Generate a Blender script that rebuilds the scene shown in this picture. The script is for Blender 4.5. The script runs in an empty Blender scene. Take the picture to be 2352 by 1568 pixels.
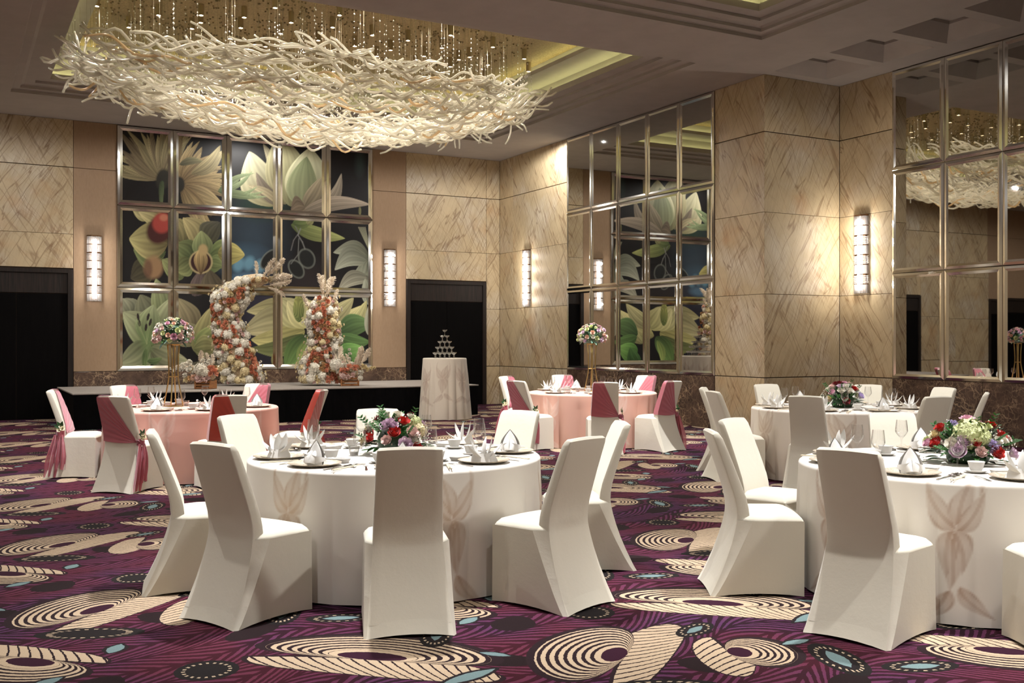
import bpy, bmesh, math, random
import numpy as np
from mathutils import Vector, Matrix

C = bpy.context.scene.collection
PI = math.pi
rnd = random.Random(7)

# ------------------------------------------------------------------ camera, world, lights, exposure
TH = math.radians(28.725)          # the lens looks this far to the right of the room's long axis
FPX, HZ, EYE = 2346.7, 784.25, 1.5
cam_d = bpy.data.cameras.new('camera'); cam = bpy.data.objects.new('camera', cam_d); C.objects.link(cam)
cam_d.sensor_width = 36.0; cam_d.lens = FPX * 36.0 / 2352.0; cam_d.clip_end = 100; cam_d.clip_start = 0.05
cam.location = (0, 0, EYE); cam.rotation_euler = (PI / 2, 0, -TH)
bpy.context.scene.camera = cam
sc = bpy.context.scene
w = bpy.data.worlds.new('world'); sc.world = w; w.use_nodes = True
w.node_tree.nodes['Background'].inputs[0].default_value = (1.0, 0.9, 0.8, 1)
w.node_tree.nodes['Background'].inputs[1].default_value = 0.02
sc.view_settings.view_transform = 'Standard'; sc.view_settings.look = 'None'
sc.view_settings.exposure = 0.0; sc.view_settings.gamma = 1.0; sc.view_settings.use_curve_mapping = False
try:
    sc.cycles.max_bounces = 8; sc.cycles.diffuse_bounces = 3; sc.cycles.glossy_bounces = 4
    sc.cycles.transmission_bounces = 4; sc.cycles.transparent_max_bounces = 24
    sc.cycles.caustics_reflective = False; sc.cycles.caustics_refractive = False
    sc.cycles.sample_clamp_indirect = 4.0; sc.cycles.blur_glossy = 0.5
except Exception:
    pass

def spot(x, y, z, tx, ty, tz, power, deg=70, blend=0.7, col=(1, 0.93, 0.84), size=0.06):
    l = bpy.data.lights.new('spot_light', 'SPOT'); l.energy = power; l.spot_size = math.radians(deg); l.spot_blend = blend
    l.color = col; l.shadow_soft_size = size
    o = bpy.data.objects.new('spot_light', l); C.objects.link(o); o.location = (x, y, z)
    o.rotation_euler = Vector((tx - x, ty - y, tz - z)).to_track_quat('-Z', 'Y').to_euler()
    return o

def area(x, y, z, tx, ty, tz, power, sx, sy, col=(1, 0.93, 0.84)):
    l = bpy.data.lights.new('area_light', 'AREA'); l.energy = power; l.shape = 'RECTANGLE'; l.size = sx; l.size_y = sy; l.color = col
    o = bpy.data.objects.new('area_light', l); C.objects.link(o); o.location = (x, y, z)
    o.rotation_euler = Vector((tx - x, ty - y, tz - z)).to_track_quat('-Z', 'Y').to_euler()
    return o

def point(x, y, z, power, size=0.05, col=(1, 0.93, 0.84)):
    l = bpy.data.lights.new('point_light', 'POINT'); l.energy = power; l.shadow_soft_size = size; l.color = col
    o = bpy.data.objects.new('point_light', l); C.objects.link(o); o.location = (x, y, z); return o

ZC, ZJ, ZD = 5.83, 4.90, 0.907      # ceiling, upper marble joint, dado top
YB, XR, YS, XN = 21.66, 11.535, 12.544, 13.22   # back wall, far right wall, step, near right wall
TAB = {'T1': (2.56, 6.26), 'T2': (5.40, 4.16), 'T3': (8.74, 8.32), 'T4': (8.29, 12.67), 'T5': (2.40, 11.93)}

CANW = 140.0     # chandelier can lights, also the added spots over its near rim
WARM, SOFT = (1.0, 0.95, 0.88), (1.0, 0.97, 0.93)
for t, pw, fo in (('T1', 2000, 0.25), ('T2', 1700, 0.25), ('T3', 1150, 0.1), ('T4', 2500, -1.8), ('T5', 1650, -1.4)):
    x, y = TAB[t]
    spot(x + math.sin(TH) * fo, y + math.cos(TH) * fo, ZC - 0.02, x, y, 0.7, pw, 50, 0.8, (1, 0.99, 0.98), 0.08)
spot(8.5, 17.0, ZC - 0.02, 8.40, 18.05, 1.2, 230, 30, 0.9, WARM, 0.06)       # glass tower
for x in (4.2, 7.2):
    spot(x, 17.6, ZC - 0.02, x, 20.6, 1.4, 800, 44, 0.9, WARM, 0.06)         # stage flowers
# added spots with no fixture: wide fill along the walls, downlights over the carpet
for x, y, pw in ((-4.0, 15.5, 260), (0.2, 12.2, 380), (10.6, 9.0, 130), (0.2, 18.4, 180), (10.7, 18.4, 300), (5.5, 20.3, 200), (-4.0, 8.0, 200), (7.8, 0.4, 1400), (-2.5, 0.5, 320), (0.5, -1.5, 60)):
    spot(x, y, ZC - 0.02, x, y, 0, pw, 176, 0.25, SOFT, 0.35 if y < 2 else 0.012)
for x, y, pw in ((0.2, 3.9, 300), (2.9, 2.9, 700), (4.4, 2.2, 380), (4.4, 7.3, 330), (-0.2, 6.4, 350), (0.2, 9.4, 350), (5.4, 9.6, 350), (7.0, 6.0, 200)):
    spot(x, y, ZC - 0.02, x, y, 0, pw, 56, 0.9, SOFT, 0.05)
# ------------------------------------------------------------------ mesh and material helpers
class MB:
    def __init__(s): s.v, s.f, s.c = [], [], []
    def add(s, vs, fs, col=None):
        o = len(s.v); s.v.extend([tuple(p) for p in vs]); s.f.extend([tuple(i + o for i in q) for q in fs])
        if col is not None: s.c.extend([col] * len(vs))
        return s
    def box(s, x0, x1, y0, y1, z0, z1, M=None, col=None):
        vs = [(x, y, z) for z in (z0, z1) for (x, y) in ((x0, y0), (x1, y0), (x1, y1), (x0, y1))]
        if M is not None: vs = [M @ Vector(p) for p in vs]
        return s.add(vs, [(3, 2, 1, 0), (4, 5, 6, 7), (0, 1, 5, 4), (1, 2, 6, 5), (2, 3, 7, 6), (3, 0, 4, 7)], col)
    def cbox(s, x0, x1, y0, y1, z0, z1, b, M=None, col=None):     # chamfered box
        def ring(z, i): return [(x0 + i, y0, z), (x1 - i, y0, z), (x1, y0 + i, z), (x1, y1 - i, z), (x1 - i, y1, z), (x0 + i, y1, z), (x0, y1 - i, z), (x0, y0 + i, z)]
        def inset(r, i):
            cx, cy = (x0 + x1) / 2, (y0 + y1) / 2
            return [(x + (i if x < cx else -i), y + (i if y < cy else -i), z) for x, y, z in r]
        R = [inset(ring(z0, b), b), ring(z0 + b, b), ring(z1 - b, b), inset(ring(z1, b), b)]
        vs = sum(R, [])
        if M is not None: vs = [M @ Vector(p) for p in vs]
        fs = [tuple(range(7, -1, -1)), tuple(range(24, 32))]
        for k in range(3): fs += [(8 * k + i, 8 * k + (i + 1) % 8, 8 * k + 8 + (i + 1) % 8, 8 * k + 8 + i) for i in range(8)]
        return s.add(vs, fs, col)
    def lathe(s, prof, n=20, c=(0, 0, 0), M=None, col=None):
        vs, fs = [], []
        for r, z in prof: vs += [(c[0] + r * math.cos(2 * PI * i / n), c[1] + r * math.sin(2 * PI * i / n), c[2] + z) for i in range(n)]
        if M is not None: vs = [M @ Vector(p) for p in vs]
        for k in range(len(prof) - 1): fs += [(n * k + i, n * k + (i + 1) % n, n * k + n + (i + 1) % n, n * k + n + i) for i in range(n)]
        return s.add(vs, fs, col)
    def tube(s, pts, rad, n=6, cap=True, col=None):
        pts = [Vector(p) for p in pts]; m = len(pts)
        if not hasattr(rad, '__len__'): rad = [rad] * m
        vs, fs = [], []; up = None
        for i, p in enumerate(pts):
            t = (pts[min(i + 1, m - 1)] - pts[max(i - 1, 0)])
            t = t.normalized() if t.length > 1e-9 else Vector((0, 0, 1))
            if up is None: up = Vector((0, 0, 1)) if abs(t.z) < 0.9 else Vector((1, 0, 0))
            a = t.cross(up); a = a.normalized() if a.length > 1e-6 else t.orthogonal().normalized()
            b = a.cross(t); up = b
            vs += [p + (a * math.cos(2 * PI * k / n) + b * math.sin(2 * PI * k / n)) * rad[i] for k in range(n)]
        for i in range(m - 1): fs += [(n * i + k, n * i + (k + 1) % n, n * i + n + (k + 1) % n, n * i + n + k) for k in range(n)]
        if cap: fs += [tuple(range(n - 1, -1, -1)), tuple(range(n * (m - 1), n * m))]
        return s.add(vs, fs, col)
    def grid(s, nu, nv, fn, col=None, closed_u=False):
        vs = [fn(i / (nu if closed_u else nu - 1), j / (nv - 1)) for j in range(nv) for i in range(nu)]
        fs = []
        for j in range(nv - 1):
            for i in range(nu if closed_u else nu - 1):
                a, b = j * nu + i, j * nu + (i + 1) % nu; fs.append((a, b, b + nu, a + nu))
        return s.add(vs, fs, col)
    def build(s, name, m, parent=None, smooth=False, angle=None):
        me = bpy.data.meshes.new(name); me.from_pydata(s.v, [], s.f)
        if s.c and len(s.c) == len(s.v):
            at = me.color_attributes.new('col', 'FLOAT_COLOR', 'POINT')
            at.data.foreach_set('color', np.array([(c[0], c[1], c[2], 1.0) for c in s.c], dtype=np.float32).ravel())
        if smooth:
            me.polygons.foreach_set('use_smooth', [True] * len(me.polygons))
            if angle: me.set_sharp_from_angle(angle=math.radians(angle))
        me.update()
        if m is not None: me.materials.append(m)
        return link(name, me, parent)

def link(name, me, parent=None, loc=None):
    o = bpy.data.objects.new(name, me); C.objects.link(o)
    if parent is not None: o.parent = parent
    if loc is not None: o.location = loc
    return o
def empty(name, loc=(0, 0, 0), rz=0.0, parent=None):
    o = bpy.data.objects.new(name, None); C.objects.link(o); o.location = loc; o.rotation_euler = (0, 0, rz); o.empty_display_size = 0.1
    if parent is not None: o.parent = parent
    return o
def tag(o, label=None, cat=None, group=None, kind=None):
    for k, v in (('label', label), ('category', cat), ('group', group), ('kind', kind)):
        if v: o[k] = v
    return o
def copy_tree(o, kids, parent=None):
    c = o.copy(); C.objects.link(c)
    if parent is not None: c.parent = parent
    for ch in kids.get(o.name, ()): copy_tree(ch, kids, c)
    return c
def kids_of(root):
    d = {}
    for o in root.children_recursive: d.setdefault(o.parent.name, []).append(o)
    return d
def subsurf(o, lv=1):
    m = o.modifiers.new('sub', 'SUBSURF'); m.levels = lv; m.render_levels = lv; return o

def lin(c):   # 0-255 sRGB to linear
    return tuple(((x / 255) / 12.92 if x <= 10 else ((x / 255 + 0.055) / 1.055) ** 2.4) for x in c)

class NT:      # tiny node builder: every math call returns a socket wrapper
    def __init__(s, m): s.t = m.node_tree; s.n = s.t.nodes; s.l = s.t.links
    def node(s, typ, **kw):
        n = s.n.new(typ)
        for k, v in kw.items(): setattr(n, k, v)
        return n
    def put(s, sock, v):
        if isinstance(v, E): s.l.new(v.k, sock)
        elif isinstance(v, bpy.types.NodeSocket): s.l.new(v, sock)
        else: sock.default_value = v
    def m(s, op, *a, clamp=False):
        n = s.n.new('ShaderNodeMath'); n.operation = op; n.use_clamp = clamp
        for i, v in enumerate(a): s.put(n.inputs[i], v)
        return E(s, n.outputs[0])
    def mix(s, f, a, b):
        n = s.n.new('ShaderNodeMix'); n.data_type = 'RGBA'
        s.put(n.inputs[0], f)
        for i, v in ((6, a), (7, b)): s.put(n.inputs[i], v if not isinstance(v, tuple) else (*v[:3], 1.0))
        return n.outputs[2]
    def ramp(s, f, stops):
        n = s.n.new('ShaderNodeValToRGB'); s.put(n.inputs[0], f); e = n.color_ramp.elements
        while len(e) < len(stops): e.new(0.5)
        for q, (p, c) in zip(e, stops): q.position = p; q.color = (*c[:3], 1) if hasattr(c, '__len__') else (c, c, c, 1)
        return n.outputs[0]
    def noise(s, vec, scale, detail=3, rough=0.55, dist=0.0):
        n = s.n.new('ShaderNodeTexNoise'); s.put(n.inputs['Vector'], vec); n.inputs['Scale'].default_value = scale
        n.inputs['Detail'].default_value = detail; n.inputs['Roughness'].default_value = rough; n.inputs['Distortion'].default_value = dist
        return n
class E:
    def __init__(s, t, k): s.t, s.k = t, k
    def __add__(s, o): return s.t.m('ADD', s, o)
    __radd__ = __add__
    def __sub__(s, o): return s.t.m('SUBTRACT', s, o)
    def __rsub__(s, o): return s.t.m('SUBTRACT', o, s)
    def __mul__(s, o): return s.t.m('MULTIPLY', s, o)
    __rmul__ = __mul__
    def __truediv__(s, o): return s.t.m('DIVIDE', s, o)
    def __rtruediv__(s, o): return s.t.m('DIVIDE', o, s)
    def lt(s, o): return s.t.m('LESS_THAN', s, o)
    def gt(s, o): return s.t.m('GREATER_THAN', s, o)

def mat(name, col=(0.8, 0.8, 0.8), rough=0.6, metal=0.0, spec=0.5, **kw):
    m = bpy.data.materials.new(name); m.use_nodes = True; b = m.node_tree.nodes['Principled BSDF']
    b.inputs['Base Color'].default_value = (*col[:3], 1); b.inputs['Roughness'].default_value = rough
    b.inputs['Metallic'].default_value = metal; b.inputs['Specular IOR Level'].default_value = spec
    for k, v in kw.items(): b.inputs[k.replace('_', ' ')].default_value = v
    return m
def bsdf(m): return m.node_tree.nodes['Principled BSDF']
def bump(nt, b, h, strength=0.2, dist=0.01):
    n = nt.node('ShaderNodeBump'); nt.put(n.inputs['Height'], h); n.inputs['Strength'].default_value = strength; n.inputs['Distance'].default_value = dist
    nt.l.new(n.outputs[0], b.inputs['Normal'])
def noisy(name, c1, c2, scale, rough=0.7, detail=4, metal=0.0, bumpy=0.0, stretch=(1, 1, 1), lo=0.35, hi=0.65, spec=0.5):
    m = mat(name, c1, rough, metal, spec); nt = NT(m); b = bsdf(m)
    tc = nt.node('ShaderNodeTexCoord'); mp = nt.node('ShaderNodeMapping'); nt.l.new(tc.outputs['Object'], mp.inputs[0]); mp.inputs['Scale'].default_value = stretch
    n = nt.noise(mp.outputs[0], scale, detail)
    nt.l.new(nt.ramp(n.outputs[0], [(lo, c1), (hi, c2)]), b.inputs['Base Color'])
    if bumpy: bump(nt, b, n.outputs[0], bumpy)
    return m
def emit(name, col, strength):
    m = bpy.data.materials.new(name); m.use_nodes = True; nt = m.node_tree; nt.nodes.clear()
    e = nt.nodes.new('ShaderNodeEmission'); o = nt.nodes.new('ShaderNodeOutputMaterial'); nt.links.new(e.outputs[0], o.inputs[0])
    e.inputs[0].default_value = (*col, 1); e.inputs[1].default_value = strength; return m
def thin_glass(name, tint=(1, 1, 1), edge=0.85, base=0.06, rough=0.02, power=2.0):
    # thin clear glass: mostly see-through, mirrors more towards its edges
    m = bpy.data.materials.new(name); m.use_nodes = True; t = NT(m); t.n.clear()
    lw = t.node('ShaderNodeLayerWeight'); lw.inputs[0].default_value = 0.5
    f = t.m('ADD', t.m('MULTIPLY', t.m('POWER', E(t, lw.outputs['Facing']), power), edge), base, clamp=True)
    tr = t.node('ShaderNodeBsdfTransparent'); tr.inputs[0].default_value = (*tint, 1)
    gl = t.node('ShaderNodeBsdfGlossy'); gl.inputs['Roughness'].default_value = rough; gl.inputs[0].default_value = (0.95, 0.95, 0.95, 1)
    mx = t.node('ShaderNodeMixShader'); t.put(mx.inputs[0], f); t.l.new(tr.outputs[0], mx.inputs[1]); t.l.new(gl.outputs[0], mx.inputs[2])
    o = t.node('ShaderNodeOutputMaterial'); t.l.new(mx.outputs[0], o.inputs[0]); return m
def vcol(name, rough=0.7, spec=0.3, sheen=0.0):
    m = mat(name, rough=rough, spec=spec); t = NT(m); a = t.node('ShaderNodeVertexColor'); a.layer_name = 'col'
    t.l.new(a.outputs[0], bsdf(m).inputs['Base Color'])
    if sheen: bsdf(m).inputs['Sheen Weight'].default_value = sheen
    return m

def marble_mat():
    m = mat('golden_spider_marble', rough=0.45, spec=0.35); t = NT(m); b = bsdf(m)
    tc = t.node('ShaderNodeTexCoord'); oi = t.node('ShaderNodeObjectInfo')
    sh = t.node('ShaderNodeVectorMath', operation='MULTIPLY_ADD'); cx = t.node('ShaderNodeCombineXYZ')
    for i in range(3): t.l.new(oi.outputs['Random'], cx.inputs[i])
    t.l.new(cx.outputs[0], sh.inputs[0]); sh.inputs[1].default_value = (1.7, 1.7, 1.2); t.l.new(tc.outputs['Object'], sh.inputs[2])
    wn = t.noise(sh.outputs[0], 0.8, 3, 0.5)
    wv = t.node('ShaderNodeVectorMath', operation='MULTIPLY_ADD'); t.l.new(wn.outputs['Color'], wv.inputs[0]); wv.inputs[1].default_value = (0.20, 0.20, 0.20); t.l.new(sh.outputs[0], wv.inputs[2])
    sp = t.node('ShaderNodeSeparateXYZ'); t.l.new(wv.outputs[0], sp.inputs[0]); cc = t.node('ShaderNodeCombineXYZ')
    t.put(cc.inputs[0], E(t, sp.outputs[0]) + E(t, sp.outputs[1])); t.l.new(sp.outputs[2], cc.inputs[1]); t.put(cc.inputs[2], (E(t, sp.outputs[0]) - E(t, sp.outputs[1])) * 0.05)
    def streaks(scale, deg, st, w_, det=1):       # long thin brushed lines along one slant of the wall face
        mp = t.node('ShaderNodeMapping'); mp.vector_type = 'TEXTURE'; t.l.new(cc.outputs[0], mp.inputs[0]); mp.inputs['Rotation'].default_value = (0, 0, math.radians(deg)); mp.inputs['Scale'].default_value = (1 / st, 1, 1)
        n = t.noise(mp.outputs[0], scale, det, 0.6)
        return t.m('SUBTRACT', 1.0, t.m('DIVIDE', t.m('ABSOLUTE', t.m('SUBTRACT', E(t, n.outputs[0]), 0.5)), w_, clamp=True))
    s1 = streaks(9.0, 64, 0.06, 0.050); s2 = streaks(22.0, 72, 0.05, 0.08); s3 = streaks(4.0, 118, 0.06, 0.016); s4 = streaks(2.4, 58, 0.10, 0.012, 3); s5 = streaks(10.0, 140, 0.06, 0.035)
    n1 = t.noise(sh.outputs[0], 0.9, 4, 0.6); n3 = t.noise(wv.outputs[0], 1.3, 4)
    base = t.ramp(n1.outputs[0], [(0.3, lin((206, 186, 150))), (0.5, lin((192, 174, 142))), (0.72, lin((212, 202, 182)))])
    base = t.mix(t.m('MULTIPLY', t.ramp(n3.outputs[0], [(0.56, 0), (0.78, 1)]), 0.55), base, lin((190, 142, 94)))
    msk = t.ramp(t.noise(sh.outputs[0], 1.8, 3).outputs[0], [(0.32, 0.15), (0.62, 1)])
    fine = t.m('MULTIPLY', t.m('ADD', t.m('ADD', t.m('MULTIPLY', s1, 0.45), t.m('MULTIPLY', s5, 0.3)), t.m('MULTIPLY', s2, 0.35)), msk)
    base = t.mix(t.m('MULTIPLY', fine, 0.75), base, lin((138, 104, 68)))
    t.l.new(t.mix(t.m('MULTIPLY', t.m('MAXIMUM', t.m('MULTIPLY', s3, 0.7), s4), 0.62), base, lin((112, 78, 50))), b.inputs['Base Color'])
    return m
def emperador_mat():
    m = mat('dark_emperador_marble', rough=0.2); t = NT(m); b = bsdf(m)
    tc = t.node('ShaderNodeTexCoord'); wn = t.noise(tc.outputs['Object'], 3.0, 4, 0.6)
    wv = t.node('ShaderNodeVectorMath', operation='MULTIPLY_ADD'); t.l.new(wn.outputs['Color'], wv.inputs[0]); wv.inputs[1].default_value = (0.35, 0.35, 0.35); t.l.new(tc.outputs['Object'], wv.inputs[2])
    def ve(s, w_):
        v = t.node('ShaderNodeTexVoronoi', feature='DISTANCE_TO_EDGE'); t.l.new(wv.outputs[0], v.inputs['Vector']); v.inputs['Scale'].default_value = s
        return t.m('SUBTRACT', 1.0, t.m('DIVIDE', E(t, v.outputs['Distance']), w_, clamp=True))
    msk = t.ramp(t.noise(tc.outputs['Object'], 2.0, 3).outputs[0], [(0.4, 0.05), (0.62, 1)])
    f = t.m('MULTIPLY', t.m('ADD', t.m('MULTIPLY', ve(5.0, 0.05), 0.8), t.m('MULTIPLY', ve(12.0, 0.09), 0.45), clamp=True), msk)
    base = t.ramp(t.noise(wv.outputs[0], 4.0, 5).outputs[0], [(0.3, lin((62, 48, 42))), (0.7, lin((98, 78, 66)))])
    t.l.new(t.mix(f, base, lin((176, 150, 122))), b.inputs['Base Color']); return m
# ------------------------------------------------------------------ the room: carpet, walls, ceiling
MARBLE, EMPER = marble_mat(), emperador_mat()
PLASTER = noisy('ceiling_paint', lin((172, 165, 160)), lin((166, 159, 154)), 3, 0.8)
GROOVE = mat('dark_joint', lin((70, 52, 38)), 0.8)
FABRIC = noisy('tan_wall_fabric', lin((164, 138, 112)), lin((157, 131, 105)), 60, 0.85, stretch=(1, 1, 0.2))
WALLPAPER = noisy('tan_textured_ceiling_paper', lin((168, 146, 110)), lin((134, 114, 84)), 40, 0.7, bumpy=0.2)
DARKWOOD = noisy('black_brown_wood', lin((40, 29, 24)), lin((20, 14, 12)), 12, 0.6, spec=0.3, stretch=(6, 6, 0.15), lo=0.4, hi=0.6)
BLACKWOOD = noisy('nearly_black_wood', lin((9, 7, 7)), lin((3, 2, 3)), 12, 0.85, spec=0.1, stretch=(6, 6, 0.15))

def carpet_mat():
    m = mat('patterned_carpet', rough=0.95, spec=0.1); t = NT(m); b = bsdf(m)
    tc = t.node('ShaderNodeTexCoord'); wob = t.noise(tc.outputs['Object'], 45, 2)
    sp = t.node('ShaderNodeSeparateXYZ'); t.l.new(tc.outputs['Object'], sp.inputs[0])
    wx = t.node('ShaderNodeSeparateColor'); t.l.new(wob.outputs['Color'], wx.inputs[0])
    X = E(t, sp.outputs[0]) + (E(t, wx.outputs[0]) - 0.5) * 0.012; Y = E(t, sp.outputs[1]) + (E(t, wx.outputs[1]) - 0.5) * 0.012
    P = 2.075
    def wrap(v): return t.m('WRAP', v, P / 2, -P / 2)
    def inside0(B, q, lim): return q.gt(0.0) * B.lt(lim)
    def frame(cx, cy, phi):
        dx, dy = wrap(X - cx), wrap(Y - cy); c, s = math.cos(phi), math.sin(phi)
        return dx * c + dy * s, dy * c - dx * s
    # plum fern ground: barbs running off wavy spines
    sw = Y + t.m('SINE', X * (2 * PI / P)) * 0.18 + t.m('SINE', X * (4 * PI / P) + 1.0) * 0.06
    barb = t.m('PINGPONG', sw, P / 10)
    fern = t.m('SINE', (X + barb * 1.1 + t.m('POWER', barb, 2) * 4.0) * (2 * PI * 21 / P) + t.m('SINE', sw * (2 * PI / P) * 3) * 2.0)
    edge = barb.gt(0.016) * barb.lt(P / 10 - 0.012)
    reg = t.noise(tc.outputs['Object'], 1.3, 2)
    plum = t.ramp(reg.outputs[0], [(0.38, lin((108, 50, 70))), (0.52, lin((104, 52, 82))), (0.66, lin((92, 54, 92)))])
    maroon = t.ramp(reg.outputs[0], [(0.4, lin((66, 24, 36))), (0.6, lin((46, 24, 36)))])
    dark = lin((40, 28, 30))
    col = t.mix(fern.gt(0.1) * edge, maroon, plum)
    patch = t.m('SINE', X * (2 * PI / P) * 2 + t.m('SINE', Y * (2 * PI / P)) * 1.5) * t.m('SINE', Y * (2 * PI / P) * 2 + 1.0)
    col = t.mix(patch.gt(0.72), col, dark)
    beige, brown, teal = lin((210, 186, 158)), lin((46, 32, 36)), lin((126, 150, 152))
    for cx, cy, ph, bm, k, fd, fh, per in ((0.75, 1.945, 41, 0.215, 2.0, 0.205, 0.56, 0.021), (1.21, 1.75, -114, 0.165, 1.35, 0.165, 0.30, 0.0165),
                                           (1.72, 0.40, -41.4, 0.19, 3.0, 0.215, 0.62, 0.019), (0.36, 1.17, 135, 0.16, 2.2, 0.14, 0.40, 0.019)):
        a, q = frame(cx, cy, math.radians(ph))
        q = q + a * a * 0.25
        B = (a * a * (1 / k ** 2) + q * q) / (t.m('MAXIMUM', q, 0.0005) * 2.0)
        inside = q.gt(0.0) * B.lt(bm)
        stripe = t.m('SINE', B * (2 * PI / per)).gt(-0.15 ) 
        pup = B.lt(0.062)
        rim = t.m('COMPARE', B, 0.066, 0.008)
        body = inside * stripe * (1.0 - pup)
        body = t.m('MAXIMUM', body, inside * rim)
        halo = q.gt(-0.02) * B.lt(bm + 0.02)
        qr = q - a * a * 0.25; au = (a - 0.05) / fh
        low = au * au + t.m('POWER', t.m('ABSOLUTE', q / fd), 2); high = au * au + t.m('POWER', t.m('ABSOLUTE', q / (bm * 0.55)), 2)
        big = t.m('MAXIMUM', low * q.lt(0.0), high * (1.0 - q.lt(0.0)))
        out = 1.0 - inside0(B, q, bm + 0.012)
        fin_in = big.lt(1.0) * out * t.m('MAXIMUM', q.lt(0.0), a.gt(0.0))
        fin_halo = big.lt(1.09) * t.m('MAXIMUM', q.lt(0.02), a.gt(0.0))
        rib = t.m('SINE', (a + q * 0.8 - q * q * 2.0) * (2 * PI / 0.068)).gt(-0.80)
        col = t.mix(t.m('MAXIMUM', halo, fin_halo), col, brown)
        col = t.mix(pup * inside, col, lin((58, 26, 44)))
        col = t.mix(t.m('MAXIMUM', body, fin_in * rib), col, beige)
    # dotted rings, each round a dark island; some hold a blue-grey leaf
    for cx, cy, ph, ra, rb, n in ((1.02, 0.61, 0, 0.115, 0.115, 20), (0.62, 1.50, -22, 0.22, 0.085, 26), (1.60, 1.42, 70, 0.2, 0.085, 22), (1.85, 1.16, -20, 0.15, 0.07, 18), (0.10, 0.62, 60, 0.17, 0.07, 20), (1.32, 0.06, 25, 0.13, 0.06, 16)):
        a, q = frame(cx, cy, math.radians(ph)); u, v_ = a / ra, q / rb
        r = t.m('SQRT', u * u + v_ * v_); ang = t.m('ARCTAN2', v_, u)
        dot = t.m('COMPARE', r, 0.9, 0.075) * t.m('SINE', ang * n).gt(0.2)
        col = t.mix(r.lt(1.25), col, lin((38, 34, 34))); col = t.mix(dot, col, lin((198, 176, 150)))
    for cx, cy, ph, ra, rb in ((0.70, 1.16, 60, 0.075, 0.04), (0.36, 0.78, 30, 0.085, 0.035), (0.21, 0.19, -50, 0.08, 0.025), (2.03, 2.03, 15, 0.16, 0.04), (1.60, 1.42, 70, 0.13, 0.04), (1.85, 1.16, -20, 0.1, 0.035), (1.62, 1.72, 0, 0.09, 0.03), (1.32, 0.06, 25, 0.085, 0.025), (0.10, 0.62, 60, 0.10, 0.03)):
        a, q = frame(cx, cy, math.radians(ph)); u, v_ = a / ra, q / rb
        lens = t.m('ABSOLUTE', v_) + u * u
        col = t.mix(lens.lt(1.5), col, lin((42, 36, 38))); col = t.mix(lens.lt(1.0), col, teal)
    pile = t.noise(tc.outputs['Object'], 260, 2)
    col = t.mix(t.m('MULTIPLY', t.ramp(pile.outputs[0], [(0.3, 1), (0.7, 0)]), 0.35), col, (0.01, 0.008, 0.01))
    t.l.new(col, b.inputs['Base Color']); bump(t, b, pile.outputs[0], 0.5, 0.004)
    return m
CARPET = carpet_mat()
tag(MB().box(-8.2, XN + 0.3, -5.2, YB + 0.4, -0.1, 0.0).build('floor', CARPET), kind='structure')

# a wall piece: backing plus marble slabs standing proud of dark joints. axis 'y': face at fixed y looking -y; 'x': face at fixed x looking -x
def slab(parent, axis, at, u0, u1, z0, z1, m, name='marble_slab', gap=0.004, proud=0.0, th=0.03, ch=0.003):
    b = MB(); f = at - proud
    if axis == 'y': b.cbox(u0 + gap, u1 - gap, f, f + th, z0 + gap, z1 - gap, ch)
    else: b.cbox(f, f + th, u0 + gap, u1 - gap, z0 + gap, z1 - gap, ch)
    return b.build(name, m, parent)
ROWS = [0.0, ZD, 2.27, 3.60, ZJ, ZC]
def slabs(parent, axis, at, cuts, rows=ROWS, m=None, zmin=0.0):
    for i in range(len(cuts) - 1):
        for j in range(len(rows) - 1):
            if rows[j + 1] <= zmin + 0.02: continue
            gap = 0.003
            slab(parent, axis, at, cuts[i], cuts[i + 1], max(rows[j], zmin) + (0.008 if j in (1, 4) else 0), rows[j + 1], m or MARBLE, gap=gap)
T = 0.03
wb = tag(MB().box(-8.0, XR + 0.2, YB + T, YB + 0.3, 0, ZC).build('wall_back', GROOVE), kind='structure')
DL0, DL1, DR0, DR1, DH = 0.07, 2.08, 9.11, 11.17, 2.93
AX0, AX1 = 2.885, 8.29
slabs(wb, 'y', YB, [-8.0, -6.7]); slabs(wb, 'y', YB, [-3.1, -1.5, DL0]); slabs(wb, 'y', YB, [DL0, DL1], zmin=DH); slabs(wb, 'y', YB, [DR0, DR1], zmin=DH); slabs(wb, 'y', YB, [DR1, XR])
for u0, u1, zb in ((DL1, AX0, ZD), (AX1, DR0, ZD), (-6.7, -5.4, 0), (-5.4, -3.1, DH)):
    slab(wb, 'y', YB, u0, u1, zb, ZJ, FABRIC, 'fabric_panel'); slab(wb, 'y', YB, u0, u1, ZJ, ZC, FABRIC, 'fabric_panel')
for u0, u1 in ((DL1, 3.9), (3.9, 5.7), (5.7, 7.4), (7.4, DR0)): slab(wb, 'y', YB, u0, u1, 0, ZD, EMPER, 'dark_marble_slab', proud=0.02, th=0.05)

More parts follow.
